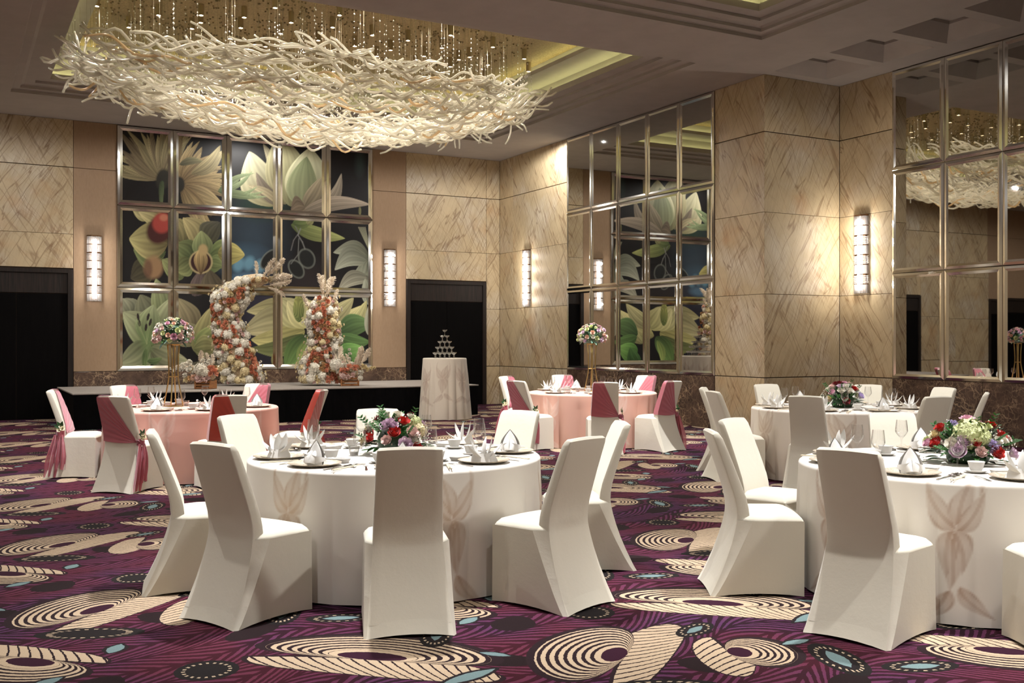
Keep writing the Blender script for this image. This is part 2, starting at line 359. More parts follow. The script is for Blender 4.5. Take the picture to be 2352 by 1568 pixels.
wr = tag(MB().box(XR + T, XR + 0.3, YS + 0.04, YB + 0.3, 0, ZC).build('wall_right', GROOVE), kind='structure')
MY0, MY1 = 13.77, 18.59
slabs(wr, 'x', XR, [YS, MY0]); slabs(wr, 'x', XR, [MY1, 21.0, YB]) 
for u0, u1 in ((MY0, 15.4), (15.4, 17.0), (17.0, MY1)): slab(wr, 'x', XR, u0, u1, 0, ZD, EMPER, 'dark_marble_slab', proud=0.01, th=0.04)
wp = tag(MB().box(XR + 0.04, XN + 0.3, YS + T, YS + 0.3, 0, ZC).build('wall_step', GROOVE), kind='structure')
slabs(wp, 'y', YS, [XR, XN])
NY0, NY1 = 1.6, 11.43
wn_ = tag(MB().box(XN + T, XN + 0.3, -5.0, YS + 0.2, 0, ZC).build('wall_right_near', GROOVE), kind='structure')
slabs(wn_, 'x', XN, [NY1, YS]); slabs(wn_, 'x', XN, [-5.0, -1.7, NY0])
for k in range(6):
    u = NY0 + (NY1 - NY0) * k / 6; slab(wn_, 'x', XN, u, u + (NY1 - NY0) / 6, 0, ZD, EMPER, 'dark_marble_slab', proud=0.01, th=0.04)
tag(MB().box(-8.2, -8.0, -5.0, YB + 0.3, 0, ZC).build('wall_left', MARBLE), kind='structure')
tag(MB().box(-8.2, XN + 0.3, -5.2, -5.0, 0, ZC).build('wall_front', FABRIC), kind='structure')

def door(name, x0, x1, h, leafm):
    d = empty(name, ((x0 + x1) / 2, YB, 0)); tag(d, kind='structure'); hw = (x1 - x0) / 2; fw = 0.10
    b = MB(); b.cbox(-hw + 0.004, -hw + fw, -0.03, 0.06, 0, h - 0.02, 0.004); b.cbox(hw - fw, hw - 0.004, -0.03, 0.06, 0, h - 0.02, 0.004); b.cbox(-hw + fw, hw - fw, -0.03, 0.06, h - fw, h - 0.02, 0.004)
    b.build('door_frame', DARKWOOD, d)
    MB().cbox(-hw + fw, hw - fw, 0.005, 0.028, h - 0.49, h - fw, 0.003).build('header_panel', DARKWOOD, d)
    for s in (-1, 1):
        l = MB().cbox(min(0, s * (hw - fw)) + 0.003, max(0, s * (hw - fw)) - 0.003, 0.012, 0.028, 0.006, h - 0.5, 0.003).build('door_leaf', leafm, d)
    return d
door('door_1', DL0, DL1, DH, BLACKWOOD); door('door_2', DR0, DR1, DH, BLACKWOOD); door('door_3', -5.4, -3.1, 2.95, BLACKWOOD)

# ceiling with two big lit trays and four small coffers
TR1 = (0.89, 10.15, 12.56, 19.72); TR2 = (0.89, 10.2, 4.0, 11.15)
COF = [(11.54, 12.69, y - 0.475, y + 0.475) for y in (11.85, 10.68, 9.52, 8.36)]
def ring_rect(r, i, z): x0, x1, y0, y1 = r; return [(x0 + i, y0 + i, z), (x1 - i, y0 + i, z), (x1 - i, y1 - i, z), (x0 + i, y1 - i, z)]
cb = MB(); holes = [TR1, TR2] + COF
xs = sorted({-8.2, XN + 0.3} | {h[0] for h in holes} | {h[1] for h in holes}); ys = sorted({-5.2, YB + 0.3} | {h[2] for h in holes} | {h[3] for h in holes})
for i in range(len(xs) - 1):
    for j in range(len(ys) - 1):
        mx, my = (xs[i] + xs[i + 1]) / 2, (ys[j] + ys[j + 1]) / 2
        if any(h[0] < mx < h[1] and h[2] < my < h[3] for h in holes): continue
        cb.add([(xs[i], ys[j], ZC), (xs[i], ys[j + 1], ZC), (xs[i + 1], ys[j + 1], ZC), (xs[i + 1], ys[j], ZC)], [(0, 1, 2, 3)])
ceiling = tag(cb.build('ceiling', PLASTER), kind='structure')
def sweep(r, prof, close=False):
    b = MB(); vs = sum([ring_rect(r, i, ZC + z) for i, z in prof], [])
    fs = [(4 * k + i, 4 * k + (i + 1) % 4, 4 * k + 4 + (i + 1) % 4, 4 * k + 4 + i) for k in range(len(prof) - 1) for i in range(4)]
    if close: n = 4 * (len(prof) - 1); fs.append((n, n + 1, n + 2, n + 3))
    return b.add(vs, fs)
LED = emit('cove_led_glow', (0.84, 0.83, 0.36), 14.0)
for r in (TR1, TR2):
    sweep(r, [(0, 0), (0, 0.05), (0.03, 0.06), (0.14, 0.06), (0.14, 0.10), (0.20, 0.12), (0.36, 0.12), (0.36, 0.16), (0.58, 0.16), (0.58, 0.26), (0.30, 0.26), (0.30, 0.50), (0.92, 0.50), (0.92, 0.57), (0.66, 0.57), (0.66, 0.78)]).build('tray_moulding', PLASTER, ceiling)
    sweep(r, [(0.66, 0.78), (0.67, 0.78)], True).build('tray_ceiling', WALLPAPER, ceiling)
    for ins, z in ((0.36, 0.27), (0.72, 0.58)):
        x0, x1, y0, y1 = r
        for (a0, a1, b0, b1) in ((x0 + ins, x1 - ins, y0 + ins, y0 + ins + 0.03), (x0 + ins, x1 - ins, y1 - ins - 0.03, y1 - ins), (x0 + ins, x0 + ins + 0.03, y0 + ins, y1 - ins), (x1 - ins - 0.03, x1 - ins, y0 + ins, y1 - ins)):
            MB().box(a0, a1, b0, b1, ZC + z, ZC + z + 0.012).build('led_strip', LED, ceiling)
for r in COF:
    sweep(r, [(0, 0), (0.20, 0.20), (0.20, 0.24), (0.22, 0.24)], True).build('coffer', PLASTER, ceiling)
# ------------------------------------------------------------------ covered chairs, round tables
cTH, sTH = math.cos(TH), math.sin(TH)
def cdir(a):            # compass used for seats: 0 = to the right of the view, 90 = away from the viewer
    a = math.radians(a); return (math.cos(a) * cTH + math.sin(a) * sTH, -math.cos(a) * sTH + math.sin(a) * cTH)

def fabric(name, c, rough=0.75, sheen=0.25):
    m = mat(name, c, rough, spec=0.25, Sheen_Weight=sheen); t = NT(m); tc = t.node('ShaderNodeTexCoord')
    n = t.noise(tc.outputs['Object'], 14, 4, 0.6); wv = t.noise(tc.outputs['Object'], 420, 1)
    bump(t, bsdf(m), t.m('ADD', t.m('MULTIPLY', E(t, n.outputs[0]), 0.6), t.m('MULTIPLY', E(t, wv.outputs[0]), 0.08)), 0.18, 0.02)
    return m
COVER = fabric('ivory_stretch_fabric', lin((232, 226, 210)))
def organza(name, c1, c2, alpha=0.86):
    m = mat(name, c1, 0.35, spec=0.5, Sheen_Weight=0.6); t = NT(m); b = bsdf(m)
    lw = t.node('ShaderNodeLayerWeight'); lw.inputs[0].default_value = 0.35
    t.l.new(t.mix(E(t, lw.outputs['Facing']), c1, c2), b.inputs['Base Color']); b.inputs['Alpha'].default_value = alpha
    return m
ORG_PINK = organza('rose_pink_organza', lin((190, 92, 104)), lin((214, 128, 158)))
ORG_RED = organza('orange_red_organza', lin((206, 66, 46)), lin((224, 120, 120)))
LEAFM = noisy('corsage_leaf', lin((40, 78, 44)), lin((62, 104, 56)), 8, 0.5)
CREAMF = noisy('cream_petal', lin((244, 238, 214)), lin((236, 226, 180)), 20, 0.6)

def poly_ring(cs, seg, z, hem=0.0):
    out = []
    n = len(cs)
    for i in range(n):
        (x0, y0), (x1, y1) = cs[i], cs[(i + 1) % n]
        for k in range(seg):
            t = k / seg; out.append((x0 + (x1 - x0) * t, y0 + (y1 - y0) * t, z + (hem * math.sin(PI * t) ** 0.8 if math.hypot(x1 - x0, y1 - y0) > 0.1 else 0)))
    return out
def stitch(b, rings, cap=False, capb=False):
    n = len(rings[0]); vs = sum(rings, [])
    fs = [(n * k + i, n * k + (i + 1) % n, n * k + n + (i + 1) % n, n * k + n + i) for k in range(len(rings) - 1) for i in range(n)]
    if cap:
        c = rings[-1]; vs.append((sum(p[0] for p in c) / n, sum(p[1] for p in c) / n, c[0][2] + 0.006)); m = n * (len(rings) - 1)
        fs += [(m + i, m + (i + 1) % n, len(vs) - 1) for i in range(n)]
    return b.add(vs, fs)
def lerp(a, b, t): return a + (b - a) * t
def skirt_rear(z):
    t = z / 0.44; tt = t ** 0.85; ea = 1 - (1 - t) ** 1.6
    return lerp(-0.350, -0.185, 0.35 * tt + 0.65 * ea), lerp(0.222, 0.182, tt)
def skirt_mesh():
    b = MB(); R = []
    for z in (0.0, 0.03, 0.10, 0.2, 0.3, 0.38, 0.425, 0.44):
        t = (z / 0.44); tt = t ** 0.85
        ea = 1 - (1 - t) ** 1.6
        xf, wf = lerp(0.200, 0.205, t), lerp(0.232, 0.222, tt)
        xc, wc = lerp(-0.325, -0.10, tt), lerp(0.236, 0.224, tt)
        xr, wr = lerp(-0.350, -0.185, 0.35 * tt + 0.65 * ea), lerp(0.222, 0.182, tt)
        R.append(poly_ring([(xf, -wf), (xf, wf), (xc, wc), (xr, wr), (xr, -wr), (xc, -wc)], 6, z, 0.017 * max(0, 1 - z / 0.1) if z < 0.1 else 0))
    stitch(b, R)
    return b
def seat_mesh():
    b = MB(); cs = [(0.206, -0.20), (0.213, -0.10), (0.215, 0), (0.213, 0.10), (0.206, 0.20), (0.19, 0.222), (-0.09, 0.224), (-0.180, 0.181), (-0.180, -0.181), (-0.09, -0.224), (0.19, -0.222)]
    def ins(d): return [(x - math.copysign(min(abs(x), d), x), y - math.copysign(min(abs(y), d), y)) for x, y in cs]
    R = [poly_ring(ins(0.004), 2, 0.425), poly_ring(ins(0.0), 2, 0.437), poly_ring(ins(0.008), 2, 0.452), poly_ring(ins(0.028), 2, 0.474), poly_ring(ins(0.055), 2, 0.483), poly_ring(ins(0.11), 2, 0.487)]
    return stitch(b, R, True)
BK = [(z_, skirt_rear(z_)[0] - 0.0016, skirt_rear(z_)[1] + 0.0006, 0.05) for z_ in (0.06, 0.14, 0.22, 0.30, 0.37, 0.42)] + [(0.445, -0.1862, 0.1828, 0.075), (0.47, -0.184, 0.183, 0.075), (0.51, -0.186, 0.182, 0.073), (0.57, -0.197, 0.181, 0.070), (0.65, -0.222, 0.178, 0.066), (0.75, -0.256, 0.175, 0.062), (0.85, -0.292, 0.172, 0.058), (0.92, -0.318, 0.170, 0.054), (0.945, -0.325, 0.166, 0.044), (0.957, -0.325, 0.156, 0.024)]
def back_pts(z):
    for (a, b) in zip(BK, BK[1:]):
        if z <= b[0]: t = (z - a[0]) / (b[0] - a[0]); return [lerp(a[i], b[i], t) for i in range(4)]
    return list(BK[-1])
def backrest_mesh():
    b = MB(); R = []
    for z, xr, wd, th in BK:
        r = 0.007; xf = xr + th
        if z > 0.95: xr += 0.012; xf = xr + th
        ring = []
        N = 8
        for i in range(N + 1): y = lerp(-wd + r, wd - r, i / N); ring.append((xf - 0.010 * (1 - (y / wd) ** 2), y, z + (0.006 * (1 - (y / wd) ** 2) if z > 0.9 else 0)))
        ring += [(xf - r * 0.3, wd - r * 0.3, z), (xf - r, wd, z), (xr + r, wd, z), (xr + r * 0.3, wd - r * 0.3, z)]
        for i in range(N + 1): y = lerp(wd - r, -wd + r, i / N); ring.append((xr - (0.008 if z > 0.46 else 0.0) * (1 - (y / wd) ** 2), y, z + (0.006 * (1 - (y / wd) ** 2) if z > 0.9 else 0)))
        ring += [(xr + r * 0.3, -wd + r * 0.3, z), (xr + r, -wd, z), (xf - r, -wd, z), (xf - r * 0.3, -wd + r * 0.3, z)]
        R.append(ring)
    return stitch(b, R, True)
ME_SKIRT = skirt_mesh().build('skirt', COVER, smooth=True, angle=24)
ME_SEAT = seat_mesh().build('seat', COVER, smooth=True, angle=60)
ME_BACK = backrest_mesh().build('backrest', COVER, smooth=True, angle=42)
PROTO = [ME_SKIRT, ME_SEAT, ME_BACK]
# sash: fan of pleats from the rear-left half of the back to a knot on the right side at the waist
KZ = 0.50
def sash_mesh(side):
    # side 'rear' or 'front': an arc of pleats; u runs round the open edge, v runs to the knot
    b = MB(); e = 0.007
    def P(u, v):
        # open edge: along top from 40% to the left corner, then down the left edge to the seat line
        if u < 0.25: z, y = 0.948, lerp(0.03, 0.158, u / 0.25)
        else: z = lerp(0.948, 0.50, (u - 0.25) / 0.75); y = back_pts(z)[2] + 0.002
        kz, ky = KZ + 0.02 * (0.5 - u), -0.186
        zz, yy = lerp(z, kz, v), lerp(y, ky, v)
        zz -= 0.03 * math.sin(PI * v) * (0.3 + 0.2 * math.sin(9 * u))
        bp = back_pts(max(0.41, min(0.95, zz))); pl = 0.005 * math.sin(u * 46 + 2 * v) * (0.35 + v * 0.65) * (1 - 0.3 * v)
        x = bp[1] - e - pl if side == 'rear' else bp[1] + bp[3] + e + pl
        wd = bp[2]
        if side == 'rear': x -= 0.010 * (1 - min(1, abs(yy / wd)) ** 2)
        return (x, yy, zz)
    b.grid(40, 14, P); return b
def sash_edge_mesh():      # the strip wrapping the top and the left edge between the two fans
    b = MB(); e = 0.006
    def P(u, v):
        if u < 0.25: z, y = 0.966, lerp(0.03, 0.162, u / 0.25)
        else: z = lerp(0.955, 0.50, (u - 0.25) / 0.75); y = back_pts(z)[2] + e
        bp = back_pts(min(0.945, z)); return (lerp(bp[1] - e, bp[1] + bp[3] + e, v), y, z)
    b.grid(24, 4, P); return b
def knot_mesh():
    b = MB(); r_ = random.Random(3)
    for k in range(3):
        a = k * 2.1
        b.grid(14, 9, lambda u, v: (-0.16 + (0.030 + 0.010 * math.sin(8 * PI * v + k)) * math.cos(2 * PI * u) + 0.014 * math.cos(a),
                                    -0.215 + (0.024 + 0.008 * math.sin(6 * PI * u)) * math.sin(2 * PI * u) + 0.010 * math.sin(a), KZ - 0.01 + 0.032 * math.cos(PI * v) * (1 - 0.2 * k) + 0.006 * math.sin(10 * PI * u)))
    return b
def tail_mesh(k):
    b = MB(); L = (0.46, 0.38)[k]
    def P(u, v):
        w_ = lerp(0.022, 0.075, min(1, v * 1.6)) * (1 - 0.12 * v)
        x = -0.17 + (u - 0.5) * 2 * w_ + (0.02 if k else -0.03) - 0.05 * v + (0.03 * v if k else -0.01 * v)
        y = -0.222 - 0.022 * math.sin(u * 15 + k * 2 + 2 * v) * min(1, v * 3 + 0.2) - (0.02 if k else 0.008) - 0.015 * math.sin(3 * v)
        return (x, min(y, -0.205), KZ - 0.02 - L * v - 0.01 * math.sin(9 * u) * v)
    b.grid(26, 14, P); return b
def blossom(b, c, r, n=5, tilt=(0, 0, 1), seed=0):
    q = random.Random(seed); z = Vector(tilt).normalized(); x = z.orthogonal().normalized(); y = z.cross(x)
    for ly, (k, op, s) in enumerate(((n, 1.0, 1.0), (n - 1, 0.5, 0.75), (3, 0.18, 0.5))):
        for i in range(k):
            a = 2 * PI * (i + 0.5 * ly) / k + q.uniform(-.2, .2); d = x * math.cos(a) + y * math.sin(a); t = z.cross(d)
            o = Vector(c); L = r * s; up = math.sqrt(max(0.05, 1 - op * op))
            p0 = o; p1 = o + d * L * op * 0.6 + z * L * (0.25 + 0.3 * up); p2 = o + d * L * op + z * L * (0.25 + 0.75 * up)
            wv = t * L * 0.55
            b.add([p0 - wv * 0.3, p0 + wv * 0.3, p1 - wv, p1 + wv + d * 0.0, p2 - wv * 0.55, p2 + wv * 0.55, p1 + d * L * 0.12 - z * L * 0.05], [(0, 1, 6), (0, 6, 2), (1, 3, 6), (2, 6, 4), (6, 3, 5), (6, 5, 4)])
    return b
def leaf(b, base, direc, L, W, droop=0.2, nrm=(0, 0, 1), seg=4, fold=0.25):
    d = Vector(direc).normalized(); n = Vector(nrm); n = (n - d * n.dot(d)); n = n.normalized() if n.length > 1e-3 else d.orthogonal().normalized(); s = d.cross(n)
    vs, fs = [], []
    for i in range(seg + 1):
        t = i / seg; p = Vector(base) + d * L * t - n * L * droop * t * t; w_ = W * math.sin(PI * min(0.999, t ** 0.8)) * 0.5 + 0.0005
        vs += [p - s * w_ + n * w_ * fold, p, p + s * w_ + n * w_ * fold]
    for i in range(seg): a = 3 * i; fs += [(a, a + 1, a + 4, a + 3), (a + 1, a + 2, a + 5, a + 4)]
    return b.add(vs, fs)
def corsage_proto():
    fl = MB()
    for i, (dx, dy, dz) in enumerate(((-0.17, -0.225, KZ + 0.03), (-0.135, -0.228, KZ + 0.045), (-0.155, -0.215, KZ + 0.075))): blossom(fl, (dx, dy, dz), 0.028, 6, (dx + 0.15, -1, 0.5), i)
    lf = MB()
    for d in ((-0.6, -0.4, 1.0), (0.3, -0.5, 0.9), (-1.0, -0.5, 0.3)): leaf(lf, (-0.155, -0.215, KZ + 0.06), d, 0.075, 0.04, 0.2, (0, -1, 0.2))
    return fl.build('corsage_bloom', CREAMF, smooth=True), lf.build('corsage_leaf', LEAFM, smooth=True)
def sash_proto(m):
    parts = []
    rear = sash_mesh('rear'); fr = sash_mesh('front'); ed = sash_edge_mesh()
    for q in (fr, ed): rear.add(q.v, q.f)
    s = rear.build('sash', m, smooth=True)
    for k in (knot_mesh().build('sash_knot', m, s, True), tail_mesh(0).build('sash_tail', m, s, True), tail_mesh(1).build('sash_tail', m, s, True)): pass
    a, b = corsage_proto(); a.parent = s; b.parent = s
    return s
SASH_P, SASH_R = sash_proto(ORG_PINK), sash_proto(ORG_RED)
SASH_KIDS = {SASH_P.name: list(SASH_P.children), SASH_R.name: list(SASH_R.children)}
used = set()
def first_or_copy(proto, parent):
    o = proto if proto.name not in used else proto.copy()
    if proto.name in used: C.objects.link(o)
    used.add(proto.name); o.parent = parent; return o
def chair(table, a, label, group, sash=None, r=1.215, twist=0.0):
    tx, ty = TAB[table]; dx, dy = cdir(a)
    t = empty('banquet_chair', (tx + dx * r, ty + dy * r, 0), math.atan2(-dy, -dx) + math.radians(twist))
    tag(t, label, 'chair', group)
    for p in PROTO: first_or_copy(p, t)
    if sash:
        n = sash.name
        if n not in used: used.add(n); sash.parent = t
        else:
            s = sash.copy(); C.objects.link(s); s.parent = t
            for k in SASH_KIDS[n]: q = k.copy(); C.objects.link(q); q.parent = s
    return t
OCT = {'near': 'nearest the viewer', 'nl': 'at the near left', 'l': 'at the left', 'fl': 'at the far left', 'f': 'on the far side', 'fr': 'at the far right', 'r': 'at the right', 'nr': 'at the near right'}
TN = {'T1': 'centre front white table', 'T2': 'right front white table', 'T3': 'far right white table', 'T4': 'right pink table', 'T5': 'left pink table'}
SEATS = {
 'T1': [(-161, 'l'), (-123, 'nl'), (-81, 'near'), (-38.5, 'nr'), (7, 'r'), (57, 'fr'), (102.5, 'f'), (147, 'fl')],
 'T2': [(-133, 'nl'), (180, 'l'), (142, 'fl'), (85, 'f'), (-90, 'near')],
 'T3': [(158, 'fl'), (-166, 'l'), (-119, 'nl'), (107, 'f'), (58, 'fr'), (20, 'r'), (-25, 'nr'), (-70, 'near')],
 'T4': [(148, 'fl'), (-138, 'l'), (104.5, 'f'), (-87, 'near'), (-47, 'nr'), (51, 'fr')],
 'T5': [(-172, 'l'), (-102, 'nl'), (140, 'fl'), (-59, 'nr'), (76, 'f'), (-7, 'r')]}
for tb, L in SEATS.items():
    for a, k in L:
        if tb in ('T4', 'T5'):
            s = SASH_R if (tb == 'T5' and k in ('nr', 'r')) else SASH_P
            lab = 'ivory covered chair with %s sash, %s of the %s' % ('orange-red' if s is SASH_R else 'rose-pink', OCT[k], TN[tb]); g = 'sashed chairs round the pink tables'
        else: s = None; lab = 'ivory covered banquet chair %s of the %s' % (OCT[k], TN[tb]); g = 'plain ivory chairs round the white tables'
        chair(tb, a, lab, g, s, twist=rnd.uniform(-3, 3))

# tablecloths: cream or pink with large printed lilies; folds hang down the drop
RT, HT = 0.95, 0.76
def petal_val(x, y, ang, L, W, ox=0.0, oy=0.0, bend=0.0):
    c, s = math.cos(ang), math.sin(ang); X = (x - ox) * c + (y - oy) * s; Y = -(x - ox) * s + (y - oy) * c; Y = Y - bend * X * X / L
    t = np.clip(X / L, 0, 1); prof = W * np.sin(PI * np.clip(t, 0.02, 0.98) ** 0.75) + 1e-4
    d = np.abs(Y) / prof; ins = (X > 0) & (X < L) & (d < 1)
    edge = np.clip((1 - d) * prof / 0.012, 0, 1) * np.clip((d - 0.72) * prof / 0.012, 0, 1)
    v = 0.32 + 0.28 * np.clip(np.sin(Y / W * 7 + X * 12) * 1.5, 0, 1) + 0.25 * np.clip((0.4 - t) * 3, 0, 1) + 0.15 * d
    return np.where(ins, np.maximum(v * np.clip((1 - d) * prof / 0.012, 0, 1), 0.9 * edge), 0.0)
def lily(x, y, sc=1.0, flip=1):
    x = x * flip / sc; y = y / sc; m = np.zeros_like(x)
    for ang, L, W, ox, oy, bend in ((95, 0.24, 0.055, 0, 0.02, 0.3), (150, 0.22, 0.055, 0, 0, -0.5), (35, 0.24, 0.06, 0, 0, 0.5), (-120, 0.20, 0.06, 0, 0, 0.4), (-60, 0.23, 0.06, 0, 0, -0.4), (-90, 0.28, 0.05, 0, -0.02, 0.1),
                                    (-75, 0.22, 0.05, 0.02, -0.28, 0.6), (-110, 0.20, 0.045, -0.02, -0.26, -0.5), (60, 0.16, 0.016, 0.10, 0.15, 0.8), (125, 0.15, 0.016, -0.10, 0.16, -0.8)):
        m = np.maximum(m, petal_val(x, y, math.radians(ang), L, W, ox, oy, bend))
    return m
CLOTHM = vcol('printed_tablecloth', 0.7, 0.3, 0.2)
def cloth(parent, R, H, base, ink, lilies, seed, flare=0.008, amp=0.030, folds=18, nth=620, nd=96, sc=1.12, sharp=1.6):
    q = random.Random(seed); th = np.linspace(0, 2 * PI, nth, endpoint=False)
    ph = sum(np.cos(th * k + q.uniform(0, 6.28)) * q.uniform(0.5, 1.4) for k in (2, 3, 5, 7))
    fold = 2 * np.abs(np.sin(th * folds / 2 + ph)) ** 0.75 - 1.1; env = 0.62 + 0.38 * np.cos(th * 3 + q.uniform(0, 6)) * np.cos(th * 2 + q.uniform(0, 6))
    prof = [(0.0, 0.0), (0.25 * R, 0), (0.5 * R, 0), (0.66 * R, 0), (0.78 * R, 0), (0.87 * R, 0), (0.93 * R, 0), (0.965 * R, -0.001), (0.985 * R, -0.005), (0.996 * R, -0.013), (R, -0.024)]
    rows = []
    for r, z in prof: rows.append((np.full(nth, r), np.full(nth, H + z), r, None))
    for j in range(1, nd + 1):
        s = j / nd; z = H - 0.024 - (H - 0.024 - 0.008) * s
        r = R + flare * s + amp * env * fold * (s ** 0.7) * np.clip(s * 4, 0, 1)
        rows.append((r, np.full(nth, z) + (0.006 * fold if j == nd else 0), R, s * (H - 0.03)))
    V, COL = [], []
    base, ink = np.array(lin(base)), np.array(lin(ink))
    for r, z, ra, sdep in rows:
        V.append(np.stack([r * np.cos(th), r * np.sin(th), z], 1))
        m = np.zeros(nth)
        for la, s0, scl, fl in lilies:
            du = ((th - la + PI) % (2 * PI) - PI) * R
            y = (R - ra + s0) if sdep is None else (s0 - sdep)
            m = np.maximum(m, lily(du if sdep is not None else du * ra / R, np.full(nth, y), scl * sc, fl))
        COL.append(base[None, :] * (1 - m[:, None]) + ink[None, :] * m[:, None])
    V = np.concatenate(V); COL = np.concatenate(COL); nr = len(rows)
    ii = np.arange(nth); jj = (ii + 1) % nth; quads = np.concatenate([np.stack([nth * k + nth + ii, nth * k + nth + jj, nth * k + jj, nth * k + ii], 1) for k in range(1, nr - 1)])
    tris = np.stack([nth + ii, nth + jj, np.zeros_like(ii)], 1)
    me = bpy.data.meshes.new('tablecloth'); me.vertices.add(len(V)); me.vertices.foreach_set('co', V.astype(np.float32).ravel())
    loops = np.concatenate([tris.ravel(), quads.ravel()]); tot = np.concatenate([np.full(len(tris), 3), np.full(len(quads), 4)]); st_ = np.concatenate([[0], np.cumsum(tot)[:-1]])
    me.loops.add(len(loops)); me.loops.foreach_set('vertex_index', loops.astype(np.int32)); me.polygons.add(len(tot)); me.polygons.foreach_set('loop_start', st_.astype(np.int32))
    me.update(calc_edges=True); me.polygons.foreach_set('use_smooth', [True] * len(tot))
    at = me.color_attributes.new('col', 'FLOAT_COLOR', 'POINT'); at.data.foreach_set('color', np.concatenate([COL, np.ones((len(COL), 1))], 1).astype(np.float32).ravel())
    me.materials.append(CLOTHM); return link('tablecloth', me, parent)
def wang(a): dx, dy = cdir(a); return math.atan2(dy, dx)
WOOD = noisy('plywood', lin((150, 118, 84)), lin((120, 92, 62)), 6)
def table(tb, label, base, ink, first, seed, step=60):
    x, y = TAB[tb]; t = empty('banquet_table', (x, y, 0)); tag(t, label, 'table', 'round banquet tables')
    cloth(t, RT, HT, base, ink, [(wang(first + step * k), 0.26 + 0.03 * ((k * 7) % 3 - 1), 1.0, 1 if k % 2 else -1) for k in range(360 // step)], seed)
    return t
table('T1', 'round table in cream lily-print cloth, centre front', (246, 240, 232), (186, 158, 132), -124, 1)
table('T2', 'round table in cream lily-print cloth at the right front edge', (246, 240, 232), (178, 148, 126), -115, 2, 45)
table('T3', 'round cream-clothed table at the far right beside the dark marble dado', (236, 226, 216), (186, 162, 144), -161, 3, 56)
table('T4', 'round pink-clothed table at the right before the mirror wall', (236, 190, 172), (246, 222, 210), -72, 4)
table('T5', 'round pink-clothed table at the left in front of the stage', (234, 184, 170), (246, 220, 210), -92, 5)
# ------------------------------------------------------------------ mirror panels, painted panels, sconces
MIRROR = mat('silver_mirror', (0.58, 0.57, 0.54), 0.015, 1.0)
BEVEL = mat('bevelled_mirror_strip', (0.88, 0.87, 0.82), 0.10, 1.0)
def frame_strips(parent, W, H, w_, d):
    # four mitred strips; local x along the wall, z up, y = depth out of the wall (negative is towards the room)
    hw = W / 2
    prof = [(0.0, 0.004), (0.006, d * 0.45), (w_ * 0.5, d), (w_ * 0.53, d * 0.96), (w_ * 0.96, d * 0.40), (w_, 0.006)]
    cor = lambda i: [(-hw + i, i), (hw - i, i), (hw - i, H - i), (-hw + i, H - i)]
    for k in range(4):
        b = MB(); vs = []
        for i, dp in prof: (x0, z0), (x1, z1) = cor(i)[k], cor(i)[(k + 1) % 4]; vs += [(x0, -dp, z0), (x1, -dp, z1)]
        b.add(vs, [(2 * j, 2 * j + 1, 2 * j + 3, 2 * j + 2) for j in range(len(prof) - 1)]); b.build('frame_strip', BEVEL, parent)
ROWZ = [ZD, 2.585, 4.225, ZC - 0.01]; RN = ['bottom', 'middle', 'top']; NTH = ['first', 'second', 'third', 'fourth', 'fifth', 'sixth', 'seventh', 'eighth', 'ninth', 'tenth']
def mirror_wall(X, ya, yb, n, rz, where, cols=None):
    q = random.Random(5)
    for c in (cols or range(n)):
        for r in range(3):
            w_ = (yb - ya) / n; H = ROWZ[r + 1] - ROWZ[r] - 0.006
            t = empty('mirror_panel', (X - 0.006, yb - w_ * (c + 0.5), ROWZ[r] + 0.003), -PI / 2)
            tag(t, 'mirror panel, %s row, %s from the left, %s' % (RN[r], NTH[c], where), 'mirror', 'mirror panels ' + where)
            hw = w_ / 2 - 0.075; m = MB()
            m.add([(-hw, 0, 0.075), (hw, 0, 0.075), (hw, 0, H - 0.075), (-hw, 0, H - 0.075)], [(0, 1, 2, 3)])
            p = m.build('mirror_pane', MIRROR, t); p.location = (0, -0.010, 0); p.rotation_euler = (q.uniform(-1, 1) * 0.0016, 0, q.uniform(-1, 1) * 0.0016)
            frame_strips(t, w_ - 0.004, H, 0.085, 0.022)
            b = MB().box(-w_ / 2 + 0.002, w_ / 2 - 0.002, -0.004, 0.006, 0, H); b.build('backing', GROOVE, t)
mirror_wall(XR, MY0, MY1, 5, 0, 'on wall behind the right pink table')
mirror_wall(XN, NY0, NY1, 10, 0, 'right of the large sconce', range(0, 4))

